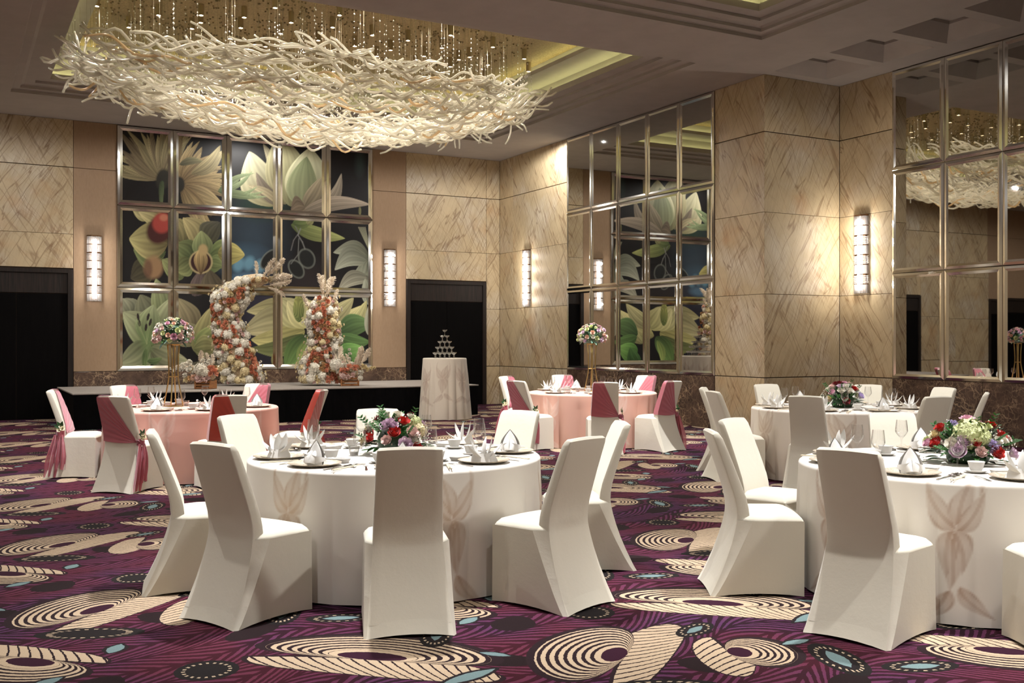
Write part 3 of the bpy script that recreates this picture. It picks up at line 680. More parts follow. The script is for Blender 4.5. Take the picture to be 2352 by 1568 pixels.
# the painting: enlarged flowers running across fifteen framed panels
def to_px(X, z):
    Y = YB; d = X * sTH + Y * cTH; l = X * cTH - Y * sTH
    return 1176 + FPX * l / d, HZ - FPX * (z - EYE) / d
class Art:
    def __init__(s, x, y): s.x, s.y = x, y; s.c = np.zeros(x.shape + (3,)); s.c[:] = lin((20, 17, 20))
    def put(s, m, col): m = np.clip(m, 0, 1)[..., None]; s.c = s.c * (1 - m) + np.broadcast_to(np.array(col), s.c.shape) * m
    def blob(s, cx, cy, rx, ry, col, a=0.8, soft=1.0, rot=0):
        c_, s_ = math.cos(math.radians(rot)), math.sin(math.radians(rot)); u = ((s.x - cx) * c_ + (s.y - cy) * s_) / rx; v = (-(s.x - cx) * s_ + (s.y - cy) * c_) / ry
        r = np.sqrt(u * u + v * v); s.put(a * np.clip((1 + soft * 0.5 - r) / (soft + 0.02), 0, 1), lin(col))
    def petal(s, bx, by, tx, ty, w_, c0, c1, bend=0.0, streak=0.35, full=0.8, rim=1.25, ns=9):
        dx, dy = tx - bx, ty - by; L = math.hypot(dx, dy); c_, s_ = dx / L, dy / L
        X = (s.x - bx) * c_ + (s.y - by) * s_; Y = -(s.x - bx) * s_ + (s.y - by) * c_; t = X / L
        Y = Y - bend * L * np.sin(PI * np.clip(t, 0, 1)); tc = np.clip(t, 0.0, 1.0)
        prof = w_ * np.sin(PI * np.clip(tc, 0.001, 0.999) ** full) ** 0.8 + 0.5; d = np.abs(Y) / prof
        ins = np.clip((1.0 - d) * prof / 1.2, 0, 1) * (t > 0) * (t < 1)
        sh = 1.0 + streak * (0.55 * np.sin(Y / prof * ns + 1.3) + 0.45 * np.sin(Y / prof * ns * 2.3 + t * 4)) * (1 - 0.4 * t)
        sh = sh * (1.0 - 0.35 * (Y / prof) * 0.8) * np.where(d > 0.88, rim, 1.0) * (0.65 + 0.45 * tc)
        c0, c1 = np.array(lin(c0)), np.array(lin(c1))
        col = (c0[None] * (1 - tc[..., None]) + c1[None] * tc[..., None]) * np.clip(sh, 0.2, 2)[..., None]
        m = ins[..., None]; s.c = s.c * (1 - m) + col * m
    def line(s, pts, w_, col, a=0.8):
        for (x0, y0), (x1, y1) in zip(pts, pts[1:]):
            dx, dy = x1 - x0, y1 - y0; t = np.clip(((s.x - x0) * dx + (s.y - y0) * dy) / (dx * dx + dy * dy), 0, 1)
            d = np.hypot(s.x - x0 - t * dx, s.y - y0 - t * dy); s.put(a * np.clip(1.2 - d / w_, 0, 1), lin(col))
def paint(x, y):
    A = Art(x, y); q = random.Random(11); P = A.petal
    OL, OL2, CR, GR, BR = (168, 156, 104), (128, 112, 74), (196, 190, 146), (124, 140, 88), (138, 120, 98)
    # soft out-of-focus ground
    A.blob(580, 560, 60, 90, (52, 74, 92), 0.75, 1.4); A.blob(560, 600, 50, 30, (70, 120, 150), 0.5, 1.2); A.blob(600, 470, 50, 30, (36, 64, 44), 0.8, 1.2); A.blob(600, 720, 50, 100, (58, 56, 78), 0.8, 1.2); A.blob(700, 640, 60, 40, (52, 42, 44), 0.6, 1.2)
    for cx, cy in ((548, 608), (572, 605), (596, 612)): A.blob(cx, cy, 12, 16, (108, 176, 206), 0.7, 0.7, 20)
    A.blob(565, 640, 34, 13, (96, 150, 190), 0.6, 0.8); A.blob(832, 723, 8, 11, (86, 140, 196), 0.9, 0.6); A.blob(826, 375, 10, 26, (52, 74, 72), 0.6, 1.2)
    # top left: two shaggy many-petalled heads seen from behind
    for i in range(26):
        a = math.radians(188 + i * 4.7 + q.uniform(-3, 3)); r = q.uniform(96, 150)
        P(372, 412, 372 + r * math.cos(a), 412 + r * math.sin(a), q.uniform(6, 10), OL2, q.choice((OL, (150, 138, 92), (120, 104, 76))), q.uniform(-.06, .06), 0.4, 0.9)
    A.blob(374, 412, 16, 24, (44, 42, 34), 1, 0.3, 10); P(372, 415, 371, 490, 6, (70, 86, 54), (104, 118, 72), 0.02, 0.3, 0.5)
    for i in range(30):
        a = math.radians(-92 + i * 5.4 + q.uniform(-4, 4)); r = q.uniform(88, 125)
        P(414, 424, 414 + r * math.cos(a), 424 + r * math.sin(a), q.uniform(7, 13), (118, 92, 52), q.choice(((182, 160, 104), (160, 138, 84), (140, 120, 76))), q.uniform(-.12, .12), 0.45, 0.9)
    P(412, 378, 468, 372, 9, (92, 88, 56), (120, 112, 70), -0.1, 0.3); A.blob(412, 424, 12, 18, (36, 32, 24), 1, 0.3)
    for tx, ty in ((512, 345), (506, 334)): P(440, 400, tx, ty, 14, (130, 114, 68), (176, 160, 104), 0.12, 0.4)
    # magnolia across columns three to five
    P(642, 472, 572, 348, 44, (150, 142, 92), (206, 200, 158), -0.12, 0.25); P(645, 470, 604, 330, 17, (110, 100, 72), (150, 140, 106), 0.08); P(655, 470, 634, 318, 24, (140, 130, 88), (170, 164, 118), -0.08)
    P(650, 474, 588, 396, 15, (110, 98, 78), (126, 112, 92), -0.1); P(648, 476, 566, 425, 9, (150, 132, 92), (190, 176, 130), 0.1)
    P(668, 474, 652, 318, 34, (132, 130, 84), (178, 172, 124), 0.08, 0.2); P(690, 474, 712, 340, 52, (170, 166, 120), (196, 194, 150), 0.05, 0.15); P(690, 472, 704, 360, 36, (148, 152, 106), (122, 132, 88), -0.02, 0.2, 0.65)
    P(700, 478, 742, 405, 26, (126, 112, 84), (150, 136, 104), 0.12); P(705, 482, 784, 398, 16, (130, 116, 92), (158, 144, 122), 0.22); P(690, 490, 850, 470, 17, (138, 122, 98), (184, 166, 142), -0.08, 0.3); P(700, 476, 668, 484, 24, (128, 110, 84), (110, 92, 70), 0.2); P(826, 474, 826, 500, 3, (150, 148, 90), (120, 118, 66), 0)
    for tx, ty, bd in ((558, 396, 0.1), (580, 392, 0.12), (585, 398, -0.1), (560, 412, 0.1), (606, 440, 0.1), (592, 428, 0.16), (614, 452, 0.05), (596, 456, -0.05)): P(500, 440, tx, ty, 6, (96, 112, 70), (146, 164, 112), bd, 0.3)
    # middle left: two moth-like orchids
    P(345, 500, 305, 482, 20, (150, 142, 80), (188, 176, 116), 0.1); P(372, 512, 318, 486, 22, (160, 148, 84), (196, 182, 120), 0.1)
    P(350, 620, 300, 640, 30, (84, 80, 50), (70, 64, 46), 0.1); P(380, 580, 306, 572, 34, (92, 108, 58), (116, 128, 72), -0.15)
    P(385, 560, 296, 548, 44, (126, 112, 62), (186, 176, 104), 0.02, 0.3); A.blob(366, 528, 28, 34, (76, 26, 24), 1, 0.25, 30); A.blob(372, 512, 22, 24, (178, 48, 30), 1, 0.3, 20); A.blob(376, 500, 10, 8, (206, 120, 80), 0.8, 0.6)
    A.blob(352, 614, 22, 26, (170, 128, 80), 0.95, 0.4); A.blob(340, 618, 10, 22, (90, 50, 42), 0.6, 0.6); P(420, 640, 372, 596, 26, (110, 122, 66), (150, 156, 92), 0.1)
    P(420, 560, 400, 500, 30, (120, 112, 66), (170, 158, 96), 0.1); P(455, 560, 420, 500, 26, (150, 138, 82), (184, 168, 104), 0.2); P(470, 555, 505, 510, 26, (92, 90, 62), (74, 72, 58), -0.1); P(440, 590, 402, 560, 26, (88, 106, 58), (128, 138, 78), 0.1); P(440, 600, 400, 620, 24, (110, 120, 66), (140, 146, 84), -0.1)
    P(480, 590, 556, 578, 34, (96, 118, 62), (150, 156, 84), -0.02, 0.35); P(480, 600, 512, 610, 22, (110, 128, 68), (128, 140, 78), 0.05); P(462, 590, 462, 530, 24, (110, 128, 74), (150, 158, 96), 0.05, 0.3); P(500, 580, 562, 586, 26, (160, 152, 70), (200, 186, 92), 0.0)
    P(445, 680, 462, 620, 22, (112, 92, 86), (92, 76, 72), 0.1); P(500, 680, 480, 620, 26, (110, 96, 70), (92, 82, 60), -0.1); A.blob(461, 602, 27, 27, (206, 184, 120), 1, 0.12); A.blob(461, 602, 24, 24, (58, 24, 26), 1, 0.12); P(461, 632, 461, 570, 16, (120, 90, 50), (196, 166, 98), 0, 0.5, 1.2); A.blob(466, 574, 11, 13, (190, 160, 96), 1, 0.4)
    # middle right: hanging pods and a white lily
    P(668, 516, 792, 548, 17, (106, 124, 58), (178, 184, 96), 0.05, 0.25); P(672, 512, 720, 505, 12, (90, 112, 56), (130, 142, 70), 0.1); P(705, 515, 720, 500, 9, (160, 158, 96), (170, 166, 100), 0)
    for k, (cx, cy, rx, ry, rt) in enumerate(((704, 594, 17, 22, -25), (680, 618, 14, 22, -35), (618, 596, 14, 26, 40))):
        A.blob(cx, cy, rx + 2, ry + 2, (150, 158, 146), 0.75, 0.12, rt); A.blob(cx, cy, rx, ry, (30, 32, 32), 1, 0.25, rt)
    A.line([(678, 520), (686, 535), (674, 552), (668, 575)], 1.5, (120, 118, 116)); A.line([(690, 525), (684, 540), (694, 556), (700, 572)], 1.7, (140, 140, 136)); A.line([(686, 548), (684, 585), (668, 606)], 1.4, (128, 130, 126))
    for k in range(6): A.line([(852, 585), (838 - k * 3, 522)], 1.0, (190, 190, 150))
    P(848, 592, 765, 580, 20, (120, 126, 100), (172, 176, 150), 0.18, 0.25); P(848, 596, 806, 640, 20, (140, 146, 118), (186, 192, 164), -0.2, 0.25); P(846, 600, 768, 620, 24, (132, 138, 114), (180, 184, 160), 0.28, 0.25); P(850, 600, 822, 645, 26, (150, 156, 128), (176, 182, 156), -0.3); P(850, 640, 776, 668, 18, (150, 150, 126), (176, 172, 148), 0.2); P(848, 700, 838, 640, 20, (170, 174, 150), (160, 164, 140), 0.1)
    # bottom left: trumpet lily; bottom right: yellow-cream magnolia with broad leaves
    P(300, 720, 282, 685, 24, (120, 124, 92), (170, 172, 138), 0.1); P(350, 760, 322, 676, 34, (88, 92, 66), (124, 126, 94), 0.05); P(372, 740, 358, 640, 24, (110, 126, 74), (160, 168, 112), 0.05); P(350, 790, 402, 680, 40, (112, 124, 76), (166, 170, 124), 0.08); P(345, 795, 282, 716, 36, (112, 128, 72), (170, 176, 130), 0.12, 0.3); P(338, 785, 352, 700, 30, (104, 128, 68), (158, 168, 118), -0.05)
    P(345, 790, 274, 836, 34, (112, 126, 76), (160, 162, 120), -0.12, 0.35); P(345, 790, 412, 745, 30, (104, 118, 70), (160, 160, 112), 0.1); P(345, 800, 432, 830, 30, (120, 126, 84), (168, 166, 124), 0.15); P(335, 800, 330, 852, 7, (84, 110, 58), (112, 136, 70), 0); P(338, 830, 372, 822, 8, (84, 112, 58), (110, 132, 70), 0.1); A.blob(338, 780, 14, 26, (120, 148, 82), 0.7, 1.0)
    for px, py, rt in ((320, 742, -10), (317, 728, -8), (340, 728, 14), (345, 740, 16), (335, 752, 8)): A.blob(px, py, 3, 9, (44, 32, 30), 1, 0.2, rt); A.line([(px, py + 8), (337, 790)], 0.9, (150, 164, 104), 0.7)
    P(440, 770, 406, 684, 28, (118, 104, 70), (150, 138, 96), 0.1); P(455, 790, 420, 740, 32, (120, 116, 76), (150, 142, 98), -0.1); P(450, 810, 486, 705, 34, (130, 130, 72), (158, 146, 88), 0.1); P(450, 800, 505, 745, 30, (110, 128, 64), (160, 164, 92), 0.1); P(445, 800, 500, 800, 26, (140, 142, 80), (176, 170, 104), -0.1); P(420, 850, 505, 830, 20, (90, 86, 66), (110, 104, 78), 0.1)
    P(690, 745, 566, 715, 28, (160, 154, 84), (204, 194, 132), 0.16); P(700, 750, 556, 762, 38, (168, 160, 92), (206, 196, 142), 0.12); P(700, 760, 576, 780, 30, (176, 168, 84), (214, 204, 118), -0.1); P(700, 770, 574, 800, 20, (96, 108, 52), (128, 134, 74), -0.12); P(690, 750, 640, 684, 34, (170, 164, 96), (200, 194, 134), 0.05); P(710, 750, 660, 690, 36, (180, 172, 98), (206, 198, 136), 0.1)
    P(735, 750, 700, 690, 34, (176, 170, 98), (198, 190, 124), -0.08); P(720, 770, 838, 700, 26, (168, 160, 92), (206, 196, 126), 0.10, 0.2); P(730, 745, 812, 684, 22, (150, 144, 90), (186, 178, 118), 0.08); P(760, 790, 842, 690, 20, (160, 156, 96), (196, 190, 120), 0.1)
    P(686, 740, 685, 664, 13, (110, 130, 60), (168, 164, 72), 0, 0.7, 0.7, 1.0, 22); P(690, 800, 670, 860, 22, (84, 78, 48), (60, 56, 38), 0.1); P(712, 770, 655, 850, 26, (70, 96, 46), (112, 150, 66), 0.06, 0.25); P(708, 780, 690, 850, 12, (128, 156, 66), (160, 180, 84), 0.1); P(640, 850, 632, 800, 14, (120, 116, 60), (150, 140, 78), 0)
    P(775, 765, 856, 745, 26, (62, 92, 48), (104, 140, 74), -0.12, 0.25); P(778, 772, 850, 785, 18, (80, 118, 56), (92, 128, 62), 0.1); P(775, 810, 836, 800, 26, (76, 128, 50), (124, 178, 78), 0.12, 0.2); P(770, 850, 800, 800, 20, (50, 84, 40), (70, 112, 52), 0.1); P(846, 770, 852, 690, 12, (176, 176, 150), (168, 168, 140), 0)
    lum = A.c.mean(-1, keepdims=True); return (A.c * 0.78 + lum * 0.22) * 0.88
ARTM = vcol('oil_painting', 0.5, 0.3)
for c in range(5):
    for r in range(3):
        w_ = (AX1 - AX0) / 5; H = ROWZ[r + 1] - ROWZ[r] - 0.006; xc = AX0 + w_ * (c + 0.5)
        t = empty('art_panel', (xc, YB - 0.006, ROWZ[r] + 0.003))
        tag(t, 'flower painting in mirror frame, %s row, %s from the left' % (RN[r], NTH[c]), 'painting', 'painted panels above the stage')
        bw = 0.105; nx, nz = 74, 112
        gx = np.linspace(-w_ / 2 + bw, w_ / 2 - bw, nx); gz = np.linspace(bw, H - bw, nz); GX, GZ = np.meshgrid(gx, gz)
        px, py = to_px(GX + xc, GZ + ROWZ[r] + 0.003); col = paint(px, py)
        b = MB(); b.v = [tuple(p) for p in np.stack([GX.ravel(), np.full(GX.size, -0.008), GZ.ravel()], 1).tolist()]; b.c = [tuple(k) for k in col.reshape(-1, 3).tolist()]
        b.f = [(j * nx + i, j * nx + i + 1, j * nx + nx + i + 1, j * nx + nx + i) for j in range(nz - 1) for i in range(nx - 1)]
        b.build('canvas', ARTM, t)
        frame_strips(t, w_ - 0.004, H, bw, 0.035)
        MB().box(-w_ / 2 + 0.002, w_ / 2 - 0.002, -0.004, 0.006, 0, H).build('backing', GROOVE, t)

# crystal sconces: eight tiers of hanging rods on a half-octagon round a lit tube
BRONZE = mat('bronze_band', lin((112, 84, 60)), 0.35, 0.9)
CRYS = bpy.data.materials.new('sconce_crystal'); CRYS.use_nodes = True
t_ = NT(CRYS); t_.n.clear(); a_ = t_.node('ShaderNodeBsdfTransparent'); g_ = t_.node('ShaderNodeBsdfGlossy'); g_.inputs['Roughness'].default_value = 0.08
tl_ = t_.node('ShaderNodeBsdfTranslucent'); tl_.inputs[0].default_value = (0.95, 0.93, 0.92, 1); m1_ = t_.node('ShaderNodeMixShader'); m2_ = t_.node('ShaderNodeMixShader'); m1_.inputs[0].default_value = 0.6; m2_.inputs[0].default_value = 0.22
t_.l.new(a_.outputs[0], m1_.inputs[1]); t_.l.new(tl_.outputs[0], m1_.inputs[2]); t_.l.new(m1_.outputs[0], m2_.inputs[1]); t_.l.new(g_.outputs[0], m2_.inputs[2])
o_ = t_.node('ShaderNodeOutputMaterial'); t_.l.new(m2_.outputs[0], o_.inputs[0])
LAMP = emit('sconce_lamp_tube', (1.0, 0.93, 0.88), 10.0)
def sconce_meshes():
    H, T_ = 1.29, 8; out = []
    hx = [(-0.135, 0.0), (-0.12, -0.06), (-0.06, -0.105), (0.06, -0.105), (0.12, -0.06), (0.135, 0.0)]
    def along(t):
        L = [math.dist(a, b) for a, b in zip(hx, hx[1:])]; d = t * sum(L)
        for (a, b), l in zip(zip(hx, hx[1:]), L):
            if d <= l + 1e-9: k = d / l; return (lerp(a[0], b[0], k), lerp(a[1], b[1], k))
            d -= l
        return hx[-1]
    ME = []
    band = MB(); n = len(hx)
    band.add([(x, y, z) for z in (0, 0.012) for x, y in hx] + [(x * 0.9, y * 0.88, z) for z in (0, 0.012) for x, y in hx], [(i, i + 1, n + i + 1, n + i) for i in range(n - 1)] + [(n + i, n + i + 1, 3 * n + i + 1, 3 * n + i) for i in range(n - 1)] + [(2 * n + i, 2 * n + i + 1, i + 1, i) for i in range(n - 1)])
    rodA = MB(); rodB = MB(); hh = H / T_
    for k in range(17): x, y = along((k + 0.5) / 17); rodA.tube([(x * 0.99, y * 0.99, 0.004), (x * 0.99, y * 0.99, hh - 0.012)], 0.0085, 6)
    for r in range(5):
        for k in range(13): x, y = along((k + 0.5) / 13); rodB.tube([(x - 0.011, y, 0.014 + r * (hh - 0.02) / 5), (x + 0.011, y, 0.014 + r * (hh - 0.02) / 5)], 0.011, 6)
    return band, rodA, rodB, hh
SB, SA_, SB2, SH = sconce_meshes()
me_band, me_ra, me_rb = SB.build('band', BRONZE), SA_.build('crystal_rods', CRYS), SB2.build('crystal_rods', CRYS)
sc_used = set()
def reuse(o, parent, loc):
    if o.name in sc_used: o = o.copy(); C.objects.link(o)
    sc_used.add(o.name); o.parent = parent; o.location = loc; return o
def sconce(x, y, rz, label):
    t = empty('wall_sconce', (x, y, 2.29), rz); tag(t, label, 'lamp', 'crystal wall sconces')
    MB().cbox(-0.10, 0.10, -0.03, 0, 0.02, 1.27, 0.004).build('back_plate', BRONZE, t)
    MB().lathe([(0.0, 0.06), (0.045, 0.06), (0.045, 1.22), (0.0, 1.22)], 10, (0, -0.055, 0)).build('lamp_tube', LAMP, t)
    for k in range(8):
        reuse(me_ra if k % 2 == 0 or k == 7 else me_rb, t, (0, 0, k * SH)); reuse(me_band, t, (0, 0, k * SH + SH - 0.012))
    MB().add([(-0.14, 0, 1.29), (-0.125, -0.065, 1.29), (-0.062, -0.11, 1.29), (0.062, -0.11, 1.29), (0.125, -0.065, 1.29), (0.14, 0, 1.29), (-0.14, 0, 1.302), (-0.125, -0.065, 1.302), (-0.062, -0.11, 1.302), (0.062, -0.11, 1.302), (0.125, -0.065, 1.302), (0.14, 0, 1.302)],
             [(0, 1, 2, 3, 4, 5), (11, 10, 9, 8, 7, 6)] + [(i, i + 6, i + 7, i + 1) for i in range(5)]).build('top_cap', BRONZE, t)
    return t
for x, y, rz, lab in ((2.46, YB - 0.002, 0, 'crystal wall sconce on tan panel left of the flower paintings'), (8.70, YB - 0.002, 0, 'crystal wall sconce on tan panel right of the flower paintings'), (XR - 0.002, 20.30, -PI / 2, 'crystal wall sconce on marble left of the far mirrors'), (XN - 0.002, 12.05, -PI / 2, 'large crystal wall sconce on marble at the right, nearest the viewer')):
    sconce(x, y, rz, lab)
for x, y in ((2.46, YB - 0.17), (8.70, YB - 0.17)):
    for z in (2.45, 2.80, 3.15, 3.45): point(x, y, z, 5, 0.04)
for y, pw in ((20.30, 9), (12.05, 13)):
    X = XR if y > 15 else XN
    for z in (2.45, 2.80, 3.15, 3.45): point(X - 0.2, y, z, pw * 0.8, 0.04)
# ------------------------------------------------------------------ glass-rod chandelier, its crystal strings and the can lights round it
def rod_material(name, c, tr):
    m = bpy.data.materials.new(name); m.use_nodes = True; t = NT(m); t.n.clear()
    d = t.node('ShaderNodeBsdfDiffuse'); l = t.node('ShaderNodeBsdfTranslucent'); g = t.node('ShaderNodeBsdfGlossy'); p = t.node('ShaderNodeBsdfTransparent')
    d.inputs[0].default_value = (*c, 1); l.inputs[0].default_value = (*c, 1); g.inputs['Roughness'].default_value = 0.12
    m1, m2, m3 = (t.node('ShaderNodeMixShader') for _ in range(3)); lw = t.node('ShaderNodeLayerWeight'); lw.inputs[0].default_value = 0.35
    m1.inputs[0].default_value = 0.78; t.l.new(d.outputs[0], m1.inputs[1]); t.l.new(l.outputs[0], m1.inputs[2])
    m2.inputs[0].default_value = tr; t.l.new(m1.outputs[0], m2.inputs[1]); t.l.new(p.outputs[0], m2.inputs[2])
    t.put(m3.inputs[0], t.m('ADD', t.m('MULTIPLY', E(t, lw.outputs['Facing']), 0.35), 0.06)); t.l.new(m2.outputs[0], m3.inputs[1]); t.l.new(g.outputs[0], m3.inputs[2])
    o = t.node('ShaderNodeOutputMaterial'); t.l.new(m3.outputs[0], o.inputs[0]); return m
GLASSROD, AMBER = rod_material('pale_glass_rod', (0.95, 0.90, 0.76), 0.26), rod_material('amber_glass_rod', lin((236, 208, 164)), 0.22)
CHX, CHY, CHA, CHB, CHR, CHZ = 5.12, 15.75, 3.62, 2.15, 5.52, 4.82
ZT = ZC + 0.78
def at(px, py, z):
    d = (EYE - z) * FPX / (py - HZ); l = (px - 1176) / FPX * d; return (l * cTH + d * sTH, -l * sTH + d * cTH)
LP = [(222, 15), (364, 36), (462, 36), (461, 53), (441, 67), (296, 64), (561, 41), (553, 65), (528, 90), (632, 19), (669, 53), (644, 78), (610, 108), (780, 36), (764, 64), (731, 94), (780, 134), (766, 165), (855, 82), (937, 94), (897, 116), (815, 107), (866, 130), (954, 150), (974, 130), (1035, 82), (1015, 111), (1054, 138), (1034, 154), (1078, 132), (1121, 150), (1113, 180), (1132, 109), (1204, 136), (1214, 165), (644, 183), (683, 187), (699, 121), (530, 133)]
LXY = [at(px, py, ZT - 0.17) for px, py in LP]
def rod_pts(q):
    L = q.uniform(0.75, 1.15); A1 = q.uniform(0.05, 0.10); k = q.choice((1.0, 1.25, 1.5)); ph = q.uniform(0, 6.28); A2 = q.uniform(-0.09, 0.09); n = 13; P = []
    for i in range(n):
        t = i / (n - 1); P.append(((t - 0.5) * L, A2 * math.sin(PI * 1.6 * t + ph * 0.7), A1 * math.sin(2 * PI * k * t + ph) + 0.05 * (2 * t - 1) ** 2))
    return P
q = random.Random(21)
VAR = []
for i in range(16):
    rr = q.uniform(0.017, 0.024); mb = MB().tube(rod_pts(q), [rr * (0.8 + 0.2 * math.sin(PI * k / 12)) for k in range(13)], 6); VAR.append(mb)
chand = empty('chandelier', (CHX, CHY, ZT)); tag(chand, 'huge oval chandelier of wavy pale glass rods hung in the ceiling tray', 'chandelier')
def rod_mat(q):
    while True:
        u, v = q.uniform(-1, 1), q.uniform(-1, 1); r = u * u + v * v
        if r < 1 and q.random() < (0.28 + 0.72 * r ** 1.5) * (1.0 if v > -0.1 else 0.62): break
    x, y = u * CHA, v * CHB; z = CHZ + (CHR - CHZ) * r ** 1.1 + q.choice((0, 0, 0.06, 0.12)) + q.uniform(-0.05, 0.05) - 0.05
    fringe = max(0.0, (r - 0.45) / 0.45) if v > 0 else 0.0
    yaw = q.gauss(0, 0.16 + 0.85 * fringe) + 0.22 * math.sin(3.1 * u + 1.0) + 0.15 * math.sin(5 * v) - 0.5 * u * v; pitch = -math.atan(2 * (CHR - CHZ) * u / CHA) * 0.9 + q.gauss(0, 0.07 + 0.3 * fringe)
    return Matrix.Translation((x, y, z - ZT)) @ Matrix.Rotation(yaw, 4, 'Z') @ Matrix.Rotation(pitch, 4, 'Y') @ Matrix.Rotation(q.uniform(-0.5, 0.5), 4, 'X')
MES = []
for i, mb in enumerate(VAR):
    for mt in (GLASSROD, AMBER):
        me = bpy.data.meshes.new('glass_rod'); me.from_pydata(mb.v, [], mb.f); me.polygons.foreach_set('use_smooth', [True] * len(me.polygons)); me.materials.append(mt); MES.append(me)
rods = sorted([rod_mat(q) for _ in range(780)], key=lambda M: M.translation.y - 0.15 * M.translation.z)
pick = set(range(0, 240)) | set(q.sample(range(240, 780), 60))
mass = {0: MB(), 1: MB()}
for i, M in enumerate(rods):
    am = 1 if q.random() < 0.06 else 0; k = q.randrange(16)
    if i in pick:
        o = link('glass_rod', MES[2 * k + am], chand); o.matrix_local = M
    else: mass[am].add([M @ Vector(p) for p in VAR[k].v], VAR[k].f)
mass[0].build('massed_glass_rods', GLASSROD, chand, True)['kind'] = 'stuff'
mass[1].build('massed_amber_rods', AMBER, chand, True)['kind'] = 'stuff'
WIRE = mat('fine_wire', lin((150, 140, 120)), 0.4, 0.8); BEAD = mat('crystal_bead', (0.95, 0.93, 0.9), 0.05, 0.0, 1.0); STUD = mat('dark_ceiling_stud', lin((120, 102, 76)), 0.5, 0.3)
wires, beads, studs = MB(), MB(), MB()
OCT8 = [(0, 2, 4), (2, 1, 4), (1, 3, 4), (3, 0, 4), (2, 0, 5), (1, 2, 5), (3, 1, 5), (0, 3, 5)]
def octa(b, x, y, z, r): b.add([(x - r, y, z), (x + r, y, z), (x, y - r, z), (x, y + r, z), (x, y, z + r * 1.3), (x, y, z - r * 1.3)], OCT8)
for i in range(620):
    while True:
        u, v = q.uniform(-1.02, 1.02), q.uniform(-1.04, 1.04)
        if u * u + v * v < 1.06 and min(math.hypot(CHX + u * CHA - a_, CHY + v * CHB - b_) for a_, b_ in LXY) > 0.08: break
    x, y = u * CHA, v * CHB; zb = CHZ + (CHR - CHZ) * (u * u + v * v) + 0.08 - ZT
    if i < 430:
        wires.add([(x - 0.0016, y, -0.01), (x + 0.0016, y, -0.01), (x, y + 0.0028, -0.01), (x - 0.0016, y, zb), (x + 0.0016, y, zb), (x, y + 0.0028, zb)], [(0, 1, 4, 3), (1, 2, 5, 4), (2, 0, 3, 5)])
        top = q.uniform(0.15, 0.75); n = q.randint(4, 9)
        for k in range(n): octa(beads, x, y, lerp(zb * top, zb, (k + q.random() * 0.6) / n), q.uniform(0.007, 0.014))
    for (dx, dy) in ((0, 0), (q.uniform(-.12, .12), q.uniform(-.12, .12))):
        if min(math.hypot(CHX + x + dx - a_, CHY + y + dy - b_) for a_, b_ in LXY) > 0.075: studs.lathe([(0.0, -0.024), (0.012, -0.022), (0.016, -0.002)], 6, (x + dx, y + dy, 0))
wires.build('hanging_wires', WIRE, chand)['kind'] = 'stuff'; beads.build('crystal_beads', BEAD, chand)['kind'] = 'stuff'; studs.build('ceiling_studs', STUD, chand)['kind'] = 'stuff'
CAN = mat('bronze_can', lin((150, 130, 100)), 0.5, 0.3); LENS = emit('can_light_lens', (1.0, 0.94, 0.82), 40.0)
can_me = MB().lathe([(0.0, 0.0), (0.045, 0.0), (0.045, -0.17), (0.034, -0.17), (0.034, -0.155)], 14).build('can', CAN, None, True, 40)
lens_me = MB().lathe([(0.0, -0.158), (0.034, -0.158)], 14).build('lens', LENS)
first = True
for i, (px, py) in enumerate(LP):
    x, y = at(px, py, ZT - 0.17)
    t = empty('can_light', (x, y, ZT)); rk = sorted(LP).index((px, py)) + 1; tag(t, 'lit can light, %d%s from the left, above the glass chandelier' % (rk, 'th' if 10 < rk < 14 else {1: 'st', 2: 'nd', 3: 'rd'}.get(rk % 10, 'th')), 'lamp', 'can lights in the chandelier tray')
    for p in (can_me, lens_me):
        o = p if first else p.copy()
        if not first: C.objects.link(o)
        o.parent = t
    first = False
    if i % 2 == 0: spot(x, y, ZT - 0.18, x, y, 0, CANW, 128, 0.8, (1, 0.92, 0.80), 0.05)
for k in range(5): spot(2.2 + k * 1.45, 13.75, ZT - 0.18, 2.2 + k * 1.45, 13.75, 0, CANW * 1.1, 140, 0.8, (1, 0.92, 0.80), 0.05)  # added spots without cans, out of view, brightening the rods of the near rim
# ------------------------------------------------------------------ flower prototypes
PET = {}
def petal_mat(n, c1, c2, rough=0.6):
    m = mat(n, c1, rough, spec=0.3, Sheen_Weight=0.2); t = NT(m); tc = t.node('ShaderNodeTexCoord'); oi = t.node('ShaderNodeObjectInfo')
    nz = t.noise(tc.outputs['Object'], 30, 2); f = t.m('ADD', t.m('MULTIPLY', E(t, nz.outputs[0]), 0.6), t.m('MULTIPLY', E(t, oi.outputs['Random']), 0.4))
    t.l.new(t.mix(f, lin(c1), lin(c2)), bsdf(m).inputs['Base Color']); bsdf(m).inputs['Base Color'].default_value = (*lin(c1), 1); PET[n] = m; return m
for n, a, b in (('white', (246, 242, 232), (232, 224, 204)), ('cream', (240, 226, 186), (226, 206, 158)), ('tan', (206, 166, 116), (184, 138, 90)), ('rust', (214, 142, 106), (196, 118, 86)), ('coral', (238, 172, 142), (224, 148, 116)),
                ('peach', (244, 210, 188), (238, 192, 166)), ('blush', (246, 220, 212), (238, 202, 196)), ('mauve', (240, 216, 232), (226, 192, 218)), ('rosepink', (236, 194, 208), (222, 170, 192)), ('lavender', (226, 214, 244), (212, 194, 236)),
                ('red', (206, 40, 26), (176, 24, 18)), ('darkred', (140, 22, 30), (112, 16, 26)), ('greencream', (228, 232, 184), (208, 218, 150)), ('pampas', (246, 234, 216), (236, 220, 198))): petal_mat(n, a, b)
